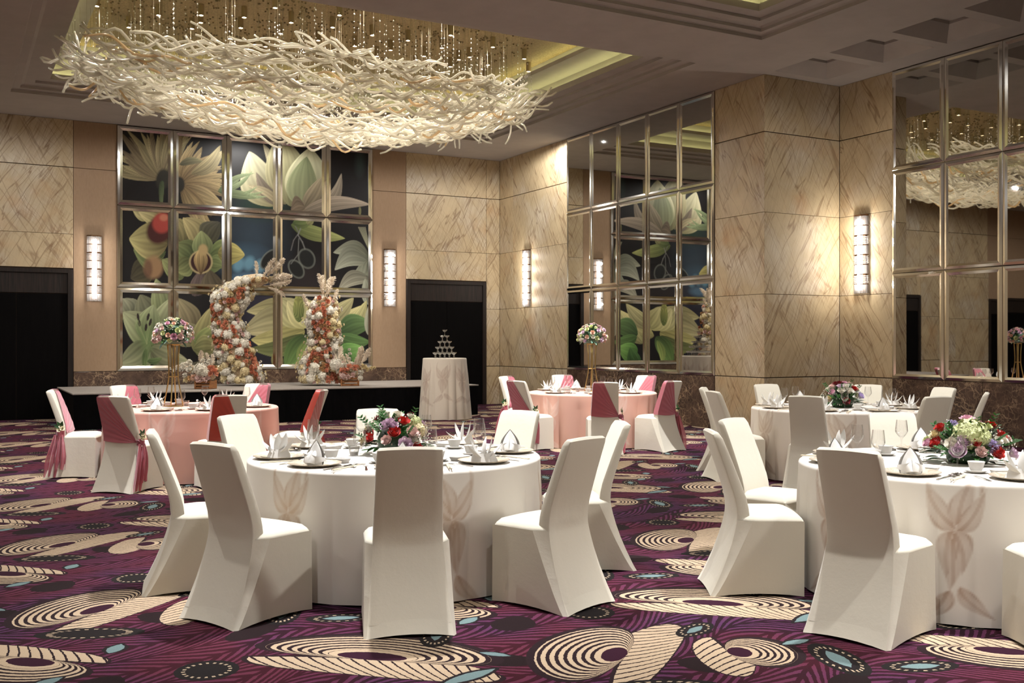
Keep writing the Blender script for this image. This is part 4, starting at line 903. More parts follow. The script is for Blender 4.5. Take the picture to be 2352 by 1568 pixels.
GREEN = noisy('green_leaf', lin((54, 112, 44)), lin((30, 74, 30)), 5, 0.4); DGREEN = noisy('dark_green_leaf', lin((36, 72, 40)), lin((22, 48, 28)), 5, 0.45); EUC = noisy('eucalyptus_leaf', lin((104, 136, 116)), lin((74, 108, 90)), 5, 0.6)
CORE = noisy('dried_filler', lin((222, 204, 174)), lin((184, 156, 120)), 30, 0.9, bumpy=0.5)
GOLD = mat('brushed_gold', lin((200, 174, 116)), 0.32, 1.0)
CRATE = noisy('warm_crate_wood', lin((196, 140, 88)), lin((158, 100, 58)), 10, 0.6, stretch=(1, 1, 6)); INKM = mat('crate_ink', lin((84, 50, 30)), 0.8)

def rose_mesh(r, seed):
    q = random.Random(seed); b = MB()
    for n, rad, h0, h1, curl in ((3, 0.15, 0.3, 0.98, -0.04), (4, 0.29, 0.2, 0.97, -0.01), (5, 0.46, 0.1, 0.92, 0.04), (6, 0.66, 0.0, 0.82, 0.10), (7, 0.90, -0.1, 0.64, 0.16)):
        ph = q.uniform(0, 6)
        for i in range(n):
            a0 = ph + 2 * PI * i / n; sp = 2.4 / n * 1.75
            def P(u, v):
                a = a0 + (u - 0.5) * 2 * sp * (0.45 + 0.55 * math.sin(PI * min(1, 0.25 + 0.6 * v)))
                edge = 1 - (2 * u - 1) ** 2; vv = v * (0.86 + 0.14 * edge)
                rr = rad * (0.25 + 0.75 * vv ** 0.6) + curl * max(0, vv - 0.6) * 2.2 + 0.03 * i / n
                return (r * rr * math.cos(a), r * rr * math.sin(a), r * (lerp(h0 - 0.25, h1, vv) - curl * 0.8 * max(0, vv - 0.75)))
            b.grid(6, 5, P)
    b.lathe([(0.0, -0.45 * r), (0.4 * r, -0.3 * r), (0.62 * r, 0.05 * r), (0.5 * r, 0.35 * r), (0.0, 0.45 * r)], 8)
    return b
def hydrangea_mesh(r, seed, n=115):
    q = random.Random(seed); b = MB(); g = (1 + 5 ** 0.5) / 2
    for i in range(n):
        z = 1 - 1.75 * (i + 0.5) / n; t = 2 * PI * i / g; s = math.sqrt(max(0, 1 - z * z)); nrm = Vector((s * math.cos(t), s * math.sin(t), z)); c = nrm * r * q.uniform(0.86, 1.02)
        x = nrm.orthogonal().normalized(); x.rotate(Matrix.Rotation(q.uniform(0, 6), 3, nrm)); y = nrm.cross(x); L = r * q.uniform(0.19, 0.26); nrm = (nrm + Vector((q.uniform(-.5, .5), q.uniform(-.5, .5), q.uniform(-.5, .5)))).normalized(); x = nrm.orthogonal().normalized(); x.rotate(Matrix.Rotation(q.uniform(0, 6), 3, nrm)); y = nrm.cross(x)
        for k in range(4):
            d = (x, y, -x, -y)[k]; e = (y, -x, -y, x)[k]
            b.add([c, c + d * L * 0.55 + e * L * 0.42 + nrm * L * 0.14, c + d * L + nrm * L * 0.02, c + d * L * 0.55 - e * L * 0.42 + nrm * L * 0.14], [(0, 1, 2, 3)])
    b.lathe([(0.0, -0.65 * r), (0.58 * r, -0.45 * r), (0.78 * r, 0), (0.58 * r, 0.52 * r), (0, 0.78 * r)], 8); return b
def carnation_mesh(r, seed, n=54):
    q = random.Random(seed); b = MB()
    for i in range(n):
        z = q.uniform(-0.1, 1); t = q.uniform(0, 6.28); s = math.sqrt(max(0, 1 - z * z)); d = Vector((s * math.cos(t), s * math.sin(t), z)); x = d.orthogonal().normalized(); x.rotate(Matrix.Rotation(q.uniform(0, 6), 3, d)); y = d.cross(x)
        L, w_ = r * q.uniform(0.8, 1.05), r * q.uniform(0.16, 0.26); m = d * L * 0.6
        b.add([m * 0.3, m + x * w_ * 0.8, d * L + x * w_ + y * w_ * 0.3, d * L * 1.03 - y * w_ * 0.2, d * L - x * w_ + y * w_ * 0.3, m - x * w_ * 0.8], [(0, 1, 5), (1, 2, 3), (1, 3, 5), (5, 3, 4)])
    return b
def plume_mesh(L, seed):
    q = random.Random(seed); b = MB(); bend = q.uniform(0.12, 0.3); ax = lambda t: Vector((bend * L * t * t, 0, L * t))
    b.tube([ax(k / 8) for k in range(4)], 0.008, 4); b.tube([ax(k / 8) for k in range(2, 9)], [0.008, 0.035, 0.052, 0.056, 0.046, 0.028, 0.005], 6)
    for i in range(260):
        t = q.uniform(0.22, 1.0); p = ax(t); a = q.uniform(0, 6.28); o = Vector((math.cos(a), math.sin(a), q.uniform(0.7, 2.0))).normalized(); w_ = 0.20 * (math.sin(PI * min(0.97, max(0.08, (t - 0.2) / 0.85))) * 0.8 + 0.25); s = o.cross(Vector((q.uniform(-1, 1), q.uniform(-1, 1), 0.1))).normalized() * 0.013
        e = p + o * w_ + Vector((0.03, 0, -0.02)); b.add([p - s, p + s, p + o * w_ * 0.6 + s * 0.8, e, p + o * w_ * 0.6 - s * 0.8], [(0, 1, 2, 3, 4)])
    return b
_MC = {}
def bloom(kind, color, parent, M, r, v=0):
    """a bloom part: shared unit mesh, scaled and turned by its matrix"""
    key = (kind, color, v % 4)
    if key not in _MC:
        mb = {'rose': lambda: rose_mesh(1, v % 4), 'hydrangea': lambda: hydrangea_mesh(1, v % 4), 'carnation': lambda: carnation_mesh(1, v % 4), 'pampas_plume': lambda: plume_mesh(1, v % 4)}[kind]()
        o = mb.build(kind, PET[color], None, kind == 'rose'); me = o.data; bpy.data.objects.remove(o); _MC[key] = me
    o = link(kind, _MC[key], parent); o.matrix_local = M @ Matrix.Scale(r, 4); return o
def facing(p, n, roll=0.0):
    n = Vector(n).normalized(); return Matrix.Translation(p) @ n.to_track_quat('Z', 'Y').to_matrix().to_4x4() @ Matrix.Rotation(roll, 4, 'Z')
_LC = {}
def leaf_part(parent, p, d, nrm, L, W, m, droop=0.25, name='leaf'):
    k = (m.name, round(W / L, 1), round(droop, 1))
    if k not in _LC:
        o = leaf(MB(), (0, 0, 0), (1, 0, 0), 1, round(W / L, 1), droop, (0, 0, 1), 5).build(name, m, None, True); _LC[k] = o.data; bpy.data.objects.remove(o)
    d = Vector(d).normalized(); n = Vector(nrm); n = n - d * n.dot(d); n = n.normalized() if n.length > 1e-3 else d.orthogonal().normalized(); s = n.cross(d)
    M = Matrix(((d.x, s.x, n.x, p[0]), (d.y, s.y, n.y, p[1]), (d.z, s.z, n.z, p[2]), (0, 0, 0, 1))) @ Matrix.Scale(L, 4)
    o = link(name, _LC[k], parent); o.matrix_local = M; return o

# ------------------------------------------------------------------ stage and what stands on it
SX0, SX1, SY, SZ = 1.78, 9.45, 18.66, 0.62
STAGECARPET = noisy('grey_stage_carpet', lin((168, 160, 152)), lin((150, 142, 136)), 60, 0.9); SKIRT = noisy('black_stage_skirt', lin((7, 6, 8)), lin((3, 3, 4)), 6, 0.9, spec=0.1)
st = empty('stage', ((SX0 + SX1) / 2, SY + 1.45, 0)); tag(st, 'low stage with grey carpet top and black skirt before the paintings', 'stage')
hx, hy = (SX1 - SX0) / 2, 1.45
MB().cbox(-hx, hx, -hy, hy, SZ - 0.025, SZ, 0.005).build('stage_top', STAGECARPET, st)
sk = MB(); n = 220
for path in ([(-hx + 0.015, hy), (-hx + 0.015, -hy + 0.015), (hx - 0.015, -hy + 0.015), (hx - 0.015, hy)],):
    pts = []
    for (ax, ay), (bx, by) in zip(path, path[1:]):
        L = math.hypot(bx - ax, by - ay); k = int(L / 0.05)
        for i in range(k): t = i / k; w_ = 0.006 * math.sin(i * 1.3); nx_, ny_ = (by - ay) / L, -(bx - ax) / L; pts.append((ax + (bx - ax) * t - nx_ * w_, ay + (by - ay) * t - ny_ * w_))
    vs = [(x, y, z) for z in (0.005, SZ - 0.025) for x, y in pts]; m_ = len(pts); sk.add(vs, [(i, i + 1, m_ + i + 1, m_ + i) for i in range(m_ - 1)])
sk.build('skirt', SKIRT, st)

def flower_column(name, label, base, path, oranges, seed, plumes):
    """path: list of (dx to the right of the view, height, half width) from the foot up"""
    q = random.Random(seed); t = empty(name, (base[0], base[1], SZ)); tag(t, label, 'flowers', 'flower columns on the stage')
    R = Vector((cTH, -sTH, 0)); F = Vector((sTH, cTH, 0))
    core = MB(); core.tube([tuple(R * dx + Vector((0, 0, max(0.09, h)))) for dx, h, w_ in path], [w_ * 0.62 for _, _, w_ in path], 10); core.build('dried_core', CORE, t, True)
    tot = path[-1][1]; i = 0; placed = []; fill = []
    tries = 0
    while len(placed) < 250 and tries < 9000:
        tries += 1; s = q.random() * (len(path) - 1); k = int(s); f = s - k; dx = lerp(path[k][0], path[k + 1][0], f); h = lerp(path[k][1], path[k + 1][1], f); w_ = lerp(path[k][2], path[k + 1][2], f)
        a = q.uniform(-PI * 0.62, PI * 0.62) if q.random() < 0.85 else q.uniform(-PI, PI); side = math.sin(a); fr = math.cos(a)
        o = any(abs(h - oh) < ohw and abs(side - os) < osw and q.random() < 0.72 for oh, ohw, os, osw in oranges)
        kind, col, r = q.choice((('rose', 'rust', 0.055), ('carnation', 'coral', 0.055), ('carnation', 'rust', 0.06), ('rose', 'coral', 0.05), ('carnation', 'tan', 0.05))) if o else q.choice((('hydrangea', 'white', 0.10), ('hydrangea', 'white', 0.09), ('hydrangea', 'white', 0.085), ('hydrangea', 'cream', 0.09), ('hydrangea', 'cream', 0.075), ('carnation', 'white', 0.06), ('carnation', 'cream', 0.06), ('hydrangea', 'white', 0.06), ('rose', 'blush', 0.05), ('carnation', 'tan', 0.045)))
        p = R * (dx + side * w_ * 0.92) - F * (fr * w_ * 0.8) + Vector((0, 0, max(h, r * 1.5)))
        if any((p - pp).length < (r + rr) * 0.56 for pp, rr in placed): continue
        placed.append((p, r)); nn = R * side - F * fr * 0.9 + Vector((0, 0, 0.25)); bloom(kind, col, t, facing(p, nn, q.uniform(0, 6)), r * q.uniform(0.9, 1.1), i); i += 1
    for k in range(190):     # small fillers tucked between the heads
        s = q.random() * (len(path) - 1.001); j = int(s); f = s - j; dx = lerp(path[j][0], path[j + 1][0], f); h = lerp(path[j][1], path[j + 1][1], f); w_ = lerp(path[j][2], path[j + 1][2], f); a = q.uniform(-PI * 0.6, PI * 0.6)
        p = R * (dx + math.sin(a) * w_ * 0.84) - F * (math.cos(a) * w_ * 0.76) + Vector((0, 0, max(0.07, h))); fill.append((p, R * math.sin(a) - F * math.cos(a) + Vector((0, 0, .2))))
    fm = {c_: MB() for c_ in ('white', 'cream', 'peach', 'tan')}; cm = [carnation_mesh(1, z_, 26) for z_ in range(3)]
    for k, (p, nn) in enumerate(fill): M = facing(p, nn, q.uniform(0, 6)) @ Matrix.Scale(q.uniform(0.035, 0.05), 4); fm[q.choice(('white', 'white', 'cream', 'peach', 'tan'))].add([M @ Vector(v) for v in cm[k % 3].v], cm[k % 3].f)
    for c_, mb in fm.items(): mb.build('filler_blooms', PET[c_], t)['kind'] = 'stuff'
    for k in range(26):      # sprigs of small round leaves and white blossom breaking the outline
        s = q.random() * (len(path) - 1.01); j = int(s); f = s - j; dx = lerp(path[j][0], path[j + 1][0], f); h = lerp(path[j][1], path[j + 1][1], f); w_ = lerp(path[j][2], path[j + 1][2], f); sd = q.choice((-1, 1))
        for e in range(3):
            p = R * (dx + sd * (w_ * 0.95 + 0.05 * e)) - F * q.uniform(0, 0.1) + Vector((0, 0, max(0.09, h) + 0.03 * e)); bloom('carnation', q.choice(('white', 'cream', 'cream')), t, facing(p, R * sd + Vector((0, 0, .3)), q.uniform(0, 6)), 0.028, k)
    for dx, h, ang, L in plumes:
        d = R * math.sin(math.radians(ang)) + Vector((0, 0, math.cos(math.radians(ang)))) - F * q.uniform(-0.2, 0.25); bloom('pampas_plume', 'pampas', t, facing(R * dx + Vector((0, 0, h)), d, q.uniform(0, 6)), L, q.randrange(4))
    return t
S_ = 1 / 114.0
def rel(pts, cx, by): return [((x - cx) * S_, (by - y) * S_, w_ * S_) for x, y, w_ in pts]
flower_column('flower_tower', 'left flower column leaning right, white and rust blooms with pampas plumes', (5.08, 20.55),
    rel([(557, 882, 44), (556, 862, 44), (545, 830, 43), (533, 795, 40), (526, 765, 37), (518, 733, 30), (520, 705, 36), (534, 682, 42), (548, 662, 34), (566, 648, 26), (592, 645, 26), (608, 640, 16)], 553, 885),
    [(1.72, 0.28, 0.25, 0.45), (1.05, 0.22, 0.1, 0.6), (0.62, 0.25, 0.55, 0.5), (0.35, 0.18, 0.85, 0.35), (1.45, 0.15, -0.6, 0.4), (0.9, 0.12, -0.5, 0.5)], 31,
    [(0.30, 2.10, 8, 0.38), (0.36, 2.08, 40, 0.55), (0.40, 2.05, 62, 0.60), (0.42, 2.02, 75, 0.58), (0.44, 2.0, 88, 0.55), (0.44, 2.0, 104, 0.45), (0.40, 2.1, 50, 0.62)])
flower_column('flower_tower', 'right flower column, narrow, coral and white blooms topped by pampas', (6.57, 19.85),
    rel([(742, 882, 50), (740, 866, 48), (737, 845, 46), (738, 822, 38), (742, 800, 34), (748, 776, 34), (744, 750, 36), (741, 727, 35), (746, 706, 29), (747, 686, 21)], 745, 885),
    [(1.62, 0.2, 0.05, 0.55), (1.38, 0.1, 0.1, 0.4), (1.08, 0.2, -0.05, 0.5), (0.55, 0.26, 0.1, 0.62), (0.15, 0.14, 0.55, 0.35)], 32,
    [(0.0, 1.72, -4, 0.52), (0.02, 1.72, 4, 0.50), (0.04, 1.72, 12, 0.48), (-0.02, 1.72, -10, 0.48), (-0.22, 1.45, -35, 0.42), (-0.2, 1.4, -28, 0.36), (0.12, 1.6, 30, 0.36)])

def crate(x, y, rz, w_, dpt, h, label, text):
    t = empty('wooden_crate', (x, y, SZ), rz); tag(t, label, 'crate', 'crates of flowers on the stage'); hw, hd = w_ / 2, dpt / 2
    for sx in (-1, 1):
        for sy in (-1, 1): MB().cbox(sx * hw - (0.03 if sx > 0 else 0), sx * hw + (0 if sx > 0 else 0.03), sy * hd - (0.03 if sy > 0 else 0), sy * hd + (0 if sy > 0 else 0.03), 0, h, 0.002).build('corner_post', CRATE, t)
    for k in range(3):
        z0 = 0.004 + k * h / 3; z1 = z0 + h / 3 - 0.022
        for sy in (-1, 1): MB().cbox(-hw + 0.031, hw - 0.031, sy * (hd - 0.014) - 0.007, sy * (hd - 0.014) + 0.007, z0, z1, 0.002).build('slat', CRATE, t)
    for sx in (-1, 1): MB().cbox(sx * (hw - 0.012) - 0.008, sx * (hw - 0.012) + 0.008, -hd + 0.031, hd - 0.031, 0.004, h - 0.01, 0.002).build('end_board', CRATE, t)
    MB().box(-hw + 0.03, hw - 0.03, -hd + 0.03, hd - 0.03, 0.0, 0.012).build('bottom_board', CRATE, t)
    if text:
        cu = bpy.data.curves.new('lettering', 'FONT'); cu.body = 'No 1'; cu.size = 0.032; cu.extrude = 0.0004; cu.materials.append(INKM)
        o = bpy.data.objects.new('lettering', cu); C.objects.link(o); o.parent = t; o.location = (0.01, -hd - 0.0002, 0.018); o.rotation_euler = (PI / 2, 0, 0)
        bpy.context.view_layer.update(); me_ = bpy.data.meshes.new_from_object(o.evaluated_get(bpy.context.evaluated_depsgraph_get())); bpy.data.objects.remove(o)
        o = link('lettering', me_, t, (0.01, -hd - 0.0002, 0.018)); o.rotation_euler = (PI / 2, 0, 0)
        mk = MB(); q = random.Random(2)
        for k in range(9):
            x0 = -0.11 + k * 0.027; mk.box(x0, x0 + 0.005, -hd - 0.0006, -hd + 0.0004, h / 3 + 0.018, h / 3 + 0.042); mk.box(x0, x0 + 0.014, -hd - 0.0006, -hd + 0.0004, h / 3 + q.choice((0.018, 0.028, 0.037)), h / 3 + q.choice((0.042, 0.041)) )
        mk.build('worn_stencil', INKM, t)
    return t
def crate_flowers(x, y, w_, h, label, seed, spec, plumes, R=Vector((cTH, -sTH, 0)), F=Vector((sTH, cTH, 0))):
    q = random.Random(seed); t = empty('crate_bouquet', (x, y, SZ + h)); tag(t, label, 'flowers', 'crate bouquets on the stage')
    MB().lathe([(0.0, 0.003), (w_ * 0.28, 0.003), (w_ * 0.38, 0.05), (w_ * 0.34, 0.12), (0.0, 0.2)], 12).build('dried_core', CORE, t, True)
    for i, (dx, dz, kind, col, r) in enumerate(spec):
        fr = math.sqrt(max(0.05, 1 - (dx / (w_ * 0.9)) ** 2)) * 0.2; p = R * dx - F * fr + Vector((0, 0, dz)); bloom(kind, col, t, facing(p, R * dx * 2 - F + Vector((0, 0, 0.3 + dz)), q.uniform(0, 6)), r, i)
    for i in range(34):
        a = q.uniform(0, 6.28); rr = q.uniform(0.5, 1.0); p = Vector((w_ * 0.55 * rr * math.cos(a), 0.22 * rr * math.sin(a), 0.07 + 0.2 * (1 - rr) + q.uniform(0, 0.1))); bloom(*q.choice((('carnation', 'white'), ('carnation', 'cream'), ('hydrangea', 'white'), ('carnation', 'tan'), ('rose', 'blush'))), t, facing(p, p + Vector((0, 0, 0.2)), q.uniform(0, 6)), 0.05, i)
    for dx, dz, ang, L in plumes: bloom('pampas_plume', 'pampas', t, facing(R * dx + Vector((0, 0, dz)), R * math.sin(math.radians(ang)) + Vector((0, 0, math.cos(math.radians(ang)))) + F * 0.1, q.uniform(0, 6)), L, q.randrange(4))
    return t
crate(4.14, 19.42, -0.62, 0.32, 0.28, 0.16, 'brown slatted wooden crate at the foot of the left flower column', False)
crate(6.93, 19.35, -0.30, 0.36, 0.24, 0.185, 'lettered slatted wooden crate right of the right flower column', True)
W4 = 1 / 124.0
crate_flowers(4.14, 19.42, 0.5, 0.16, 'white and coral bouquet spilling from the left wooden crate', 41,
    [((x - 481) * W4, (873 - y) * W4, k, c, r) for x, y, k, c, r in ((478, 847, 'hydrangea', 'white', 0.13), (488, 853, 'hydrangea', 'white', 0.10), (450, 833, 'carnation', 'white', 0.07), (452, 848, 'rose', 'white', 0.065), (436, 845, 'carnation', 'white', 0.07), (425, 848, 'carnation', 'white', 0.05), (412, 850, 'carnation', 'white', 0.045), (434, 838, 'carnation', 'white', 0.06), (505, 855, 'carnation', 'coral', 0.11), (500, 846, 'carnation', 'coral', 0.08), (475, 868, 'carnation', 'blush', 0.09), (490, 868, 'carnation', 'blush', 0.08), (462, 866, 'carnation', 'peach', 0.07), (440, 862, 'carnation', 'white', 0.06), (441, 872, 'carnation', 'cream', 0.06), (496, 830, 'carnation', 'white', 0.06), (483, 828, 'carnation', 'white', 0.05), (518, 848, 'carnation', 'cream', 0.06), (452, 868, 'carnation', 'tan', 0.06))],
    [(-0.05, 0.10, -6, 0.44), (-0.02, 0.1, -12, 0.40), (0.06, 0.1, 4, 0.40), (0.10, 0.1, 10, 0.38), (-0.12, 0.12, -58, 0.46), (-0.10, 0.14, -48, 0.36)])
crate_flowers(6.93, 19.35, 0.46, 0.185, 'cream and coral bouquet with pampas in the lettered wooden crate', 42,
    [((x - 809) * W4, (862 - y) * W4, k, c, r) for x, y, k, c, r in ((778, 832, 'hydrangea', 'white', 0.12), (798, 848, 'carnation', 'coral', 0.10), (812, 840, 'carnation', 'coral', 0.08), (826, 840, 'carnation', 'coral', 0.07), (800, 835, 'carnation', 'white', 0.07), (818, 843, 'carnation', 'white', 0.06), (796, 858, 'hydrangea', 'blush', 0.08), (808, 862, 'carnation', 'blush', 0.06), (820, 858, 'carnation', 'blush', 0.06), (838, 852, 'carnation', 'white', 0.06), (838, 865, 'hydrangea', 'white', 0.055), (846, 838, 'carnation', 'cream', 0.07), (852, 843, 'carnation', 'cream', 0.06), (862, 842, 'carnation', 'cream', 0.045), (870, 840, 'carnation', 'cream', 0.035), (786, 850, 'carnation', 'white', 0.06), (813, 806, 'carnation', 'white', 0.04), (812, 796, 'carnation', 'white', 0.035), (812, 818, 'carnation', 'white', 0.04))],
    [(0.05, 0.1, 12, 0.40), (0.12, 0.1, 22, 0.50), (0.14, 0.1, 28, 0.52), (0.10, 0.1, 18, 0.46), (-0.14, 0.12, -16, 0.48), (-0.18, 0.1, -30, 0.36), (0.0, 0.1, 2, 0.34), (-0.06, 0.1, -6, 0.32)])

# ------------------------------------------------------------------ clothed high table with the tower of coupes
CTX, CTY, CTH_ = 8.40, 18.05, 1.18
t = empty('cocktail_table', (CTX, CTY, 0)); tag(t, 'tall narrow table in draped beige printed cloth holding the glass tower', 'table')
cloth(t, 0.425, CTH_, (226, 216, 202), (190, 170, 156), [(wang(-90 + 50 * k), 0.36 + 0.05 * (k % 2), 0.95, 1 if k % 2 else -1) for k in range(-1, 3)], 9, 0.075, 0.050, 17, 320, 60)
COUPE = thin_glass('clear_coupe_glass', (0.97, 0.98, 1.0), 0.8, 0.26, 0.06, 1.4)
coupe_me = MB().lathe([(0.0, 0.002), (0.026, 0.0), (0.027, 0.003), (0.006, 0.008), (0.004, 0.05), (0.006, 0.066), (0.022, 0.074), (0.038, 0.088), (0.044, 0.108), (0.0425, 0.108), (0.036, 0.090), (0.018, 0.077), (0.0, 0.075)], 14)
cme = None; LVL = ['bottom', 'second', 'third', 'fourth', 'top']
for lv in range(5):
    n = 5 - lv
    for i in range(n):
        for j in range(n):
            a = -TH; dx, dy = (i - (n - 1) / 2) * 0.09, (j - (n - 1) / 2) * 0.09
            if cme is None: o = coupe_me.build('coupe_glass', COUPE, None, True); cme = o.data
            else: o = link('coupe_glass', cme)
            o.location = (CTX + dx * math.cos(a) - dy * math.sin(a), CTY + dx * math.sin(a) + dy * math.cos(a), CTH_ + 0.001 + lv * 0.1092)
            tag(o, 'coupe glass of the tower, %s tier, %s row from the front, %s from left' % (LVL[lv], ('first', 'second', 'third', 'fourth', 'fifth')[j], ('first', 'second', 'third', 'fourth', 'fifth')[i]) if n > 1 else 'single clear coupe glass at the top of the glass tower', 'glass', 'coupes in the %s tier' % LVL[lv] if n > 1 else 'coupes in the tower')
# ------------------------------------------------------------------ place settings
PORC = mat('white_porcelain', lin((246, 244, 240)), 0.15, spec=0.5); SILVER = mat('polished_steel', (0.72, 0.70, 0.68), 0.12, 1.0); IVORY = mat('ivory_handle', lin((238, 226, 200)), 0.35)
LINEN = fabric('white_linen_napkin', lin((246, 244, 240)), 0.7, 0.3)
WINE = thin_glass('clear_wine_glass', (0.985, 0.985, 0.985), 0.75, 0.035, 0.02, 2.4); VOT = thin_glass('votive_glass', (0.97, 0.97, 0.97), 0.8, 0.12, 0.05, 1.6)
def charger_mat():
    m = mat('champagne_charger', lin((224, 212, 192)), 0.16, 0.25, 0.6); t = NT(m); tc = t.node('ShaderNodeTexCoord'); n = t.noise(tc.outputs['Object'], 9, 3, 0.6, 1.5)
    t.l.new(t.ramp(n.outputs[0], [(0.42, lin((214, 200, 178))), (0.5, lin((238, 228, 212))), (0.6, lin((222, 208, 186)))]), bsdf(m).inputs['Base Color']); bump(t, bsdf(m), n.outputs[0], 0.15, 0.01); return m
CHARGER = charger_mat()
PR = {}
def proto(name, parts):     # parts: [(name, MB, material, smooth, angle)]; the first is the thing's own mesh
    L = []
    for n, b, m, s, a in parts: o = b.build(n, m, None, s, a); L.append((n, o.data)); bpy.data.objects.remove(o)
    PR[name] = L
def put(name, x, y, z, rz, label, cat, group):
    L = PR[name]; o = link(L[0][0], L[0][1], None, (x, y, z)); o.rotation_euler = (0, 0, rz); tag(o, label, cat, group)
    for n, me in L[1:]: link(n, me, o)
    return o
proto('charger', [('charger_plate', MB().lathe([(0.0, 0.004), (0.10, 0.004), (0.118, 0.010), (0.155, 0.016), (0.160, 0.019), (0.160, 0.016), (0.120, 0.003), (0.09, 0.0), (0.0, 0.0)], 40), CHARGER, True, 50)])
proto('cup', [('teacup', MB().lathe([(0.0, 0.0), (0.026, 0.0), (0.028, 0.006), (0.036, 0.02), (0.041, 0.04), (0.047, 0.058), (0.0455, 0.059), (0.039, 0.042), (0.033, 0.022), (0.0, 0.012)], 24), PORC, True, 50)])
proto('saucer', [('saucer', MB().lathe([(0.0, 0.004), (0.034, 0.004), (0.040, 0.007), (0.066, 0.017), (0.067, 0.015), (0.042, 0.002), (0.034, 0.0), (0.0, 0.0)], 28), PORC, True, 50)])
def dish_mb():
    b = MB(); R = []
    for s, z in ((0.82, 0.0), (1.0, 0.022), (1.02, 0.024), (0.98, 0.024), (0.80, 0.008)):
        R.append([(0.075 * s * math.copysign(abs(math.cos(a)) ** 0.4, math.cos(a)), 0.040 * s * math.copysign(abs(math.sin(a)) ** 0.4, math.sin(a)), z) for a in [2 * PI * i / 24 for i in range(24)]])
    stitch(b, R, True); return b
proto('dish', [('sauce_dish', dish_mb(), PORC, True, 50)])
proto('wine', [('wine_glass', MB().lathe([(0.0, 0.003), (0.036, 0.001), (0.037, 0.003), (0.012, 0.008), (0.0045, 0.016), (0.004, 0.085), (0.007, 0.094), (0.020, 0.106), (0.036, 0.128), (0.0405, 0.140), (0.0385, 0.165), (0.033, 0.215), (0.032, 0.215), (0.0375, 0.165), (0.0393, 0.140), (0.035, 0.129), (0.018, 0.107), (0.0, 0.099)], 28), WINE, True, 60)])
proto('votive', [('votive_glass', MB().lathe([(0.0, 0.0), (0.026, 0.0), (0.037, 0.06), (0.0355, 0.06), (0.0245, 0.004), (0.0, 0.004)], 20), VOT, True, 50), ('candle', MB().lathe([(0.0, 0.005), (0.022, 0.005), (0.024, 0.026), (0.0, 0.027)], 14), PORC, True, 50), ('wick', MB().tube([(0, 0, 0.027), (0.001, 0, 0.036)], 0.0012, 5), GROOVE, False, None)])
proto('pot', [('condiment_pot', MB().lathe([(0.0, 0.0), (0.024, 0.0), (0.030, 0.02), (0.026, 0.04), (0.0, 0.041)], 18), PORC, True, 50), ('lid', MB().lathe([(0.0, 0.042), (0.028, 0.042), (0.020, 0.052), (0.006, 0.056), (0.014, 0.068), (0.010, 0.080), (0.0, 0.082)], 16), PORC, True, 50)])
def strip(pts, ws, th=0.0016):
    b = MB(); vs = []; n = len(pts)
    for (x, z), w_ in zip(pts, ws): vs += [(x, -w_, z), (x, w_, z), (x, w_, z + th), (x, -w_, z + th)]
    fs = [(4 * i + k, 4 * i + (k + 1) % 4, 4 * i + 4 + (k + 1) % 4, 4 * i + 4 + k) for i in range(n - 1) for k in range(4)] + [(3, 2, 1, 0), (4 * n - 4, 4 * n - 3, 4 * n - 2, 4 * n - 1)]
    return b.add(vs, fs)
fk = strip([(-0.10, 0.001), (-0.03, 0.003), (0.035, 0.006), (0.05, 0.004), (0.06, 0.003)], [0.008, 0.006, 0.003, 0.010, 0.012])
for k in range(4): fk.box(0.06, 0.10, -0.0115 + k * 0.0066, -0.0085 + k * 0.0066, 0.003, 0.005)
proto('fork', [('fork', fk, SILVER, False, None)])
proto('knife', [('knife', strip([(-0.11, 0.001), (-0.02, 0.001), (0.0, 0.001), (0.07, 0.001), (0.11, 0.001)], [0.008, 0.007, 0.008, 0.010, 0.002]), SILVER, False, None)])
sp_ = strip([(-0.09, 0.008), (-0.02, 0.010), (0.045, 0.009)], [0.006, 0.005, 0.0035]); sp_.grid(9, 7, lambda u, v: (0.045 + 0.06 * v, 0.026 * (2 * u - 1) * math.sin(PI * min(0.96, 0.12 + 0.8 * v)), 0.003 + 0.012 * ((2 * u - 1) ** 2 + (2 * v - 1) ** 2) * 0.5))
proto('spoon', [('serving_spoon', sp_, SILVER, True, 40)])
proto('rest', [('cutlery_rest', MB().cbox(-0.007, 0.007, -0.042, 0.048, 0, 0.010, 0.003), SILVER, False, None)])
proto('chop', [('chopstick', MB().tube([(-0.12, 0, 0.005), (0.0, 0, 0.009), (0.11, 0, 0.012)], [0.0042, 0.0038, 0.0022], 6), IVORY, True, 40)])
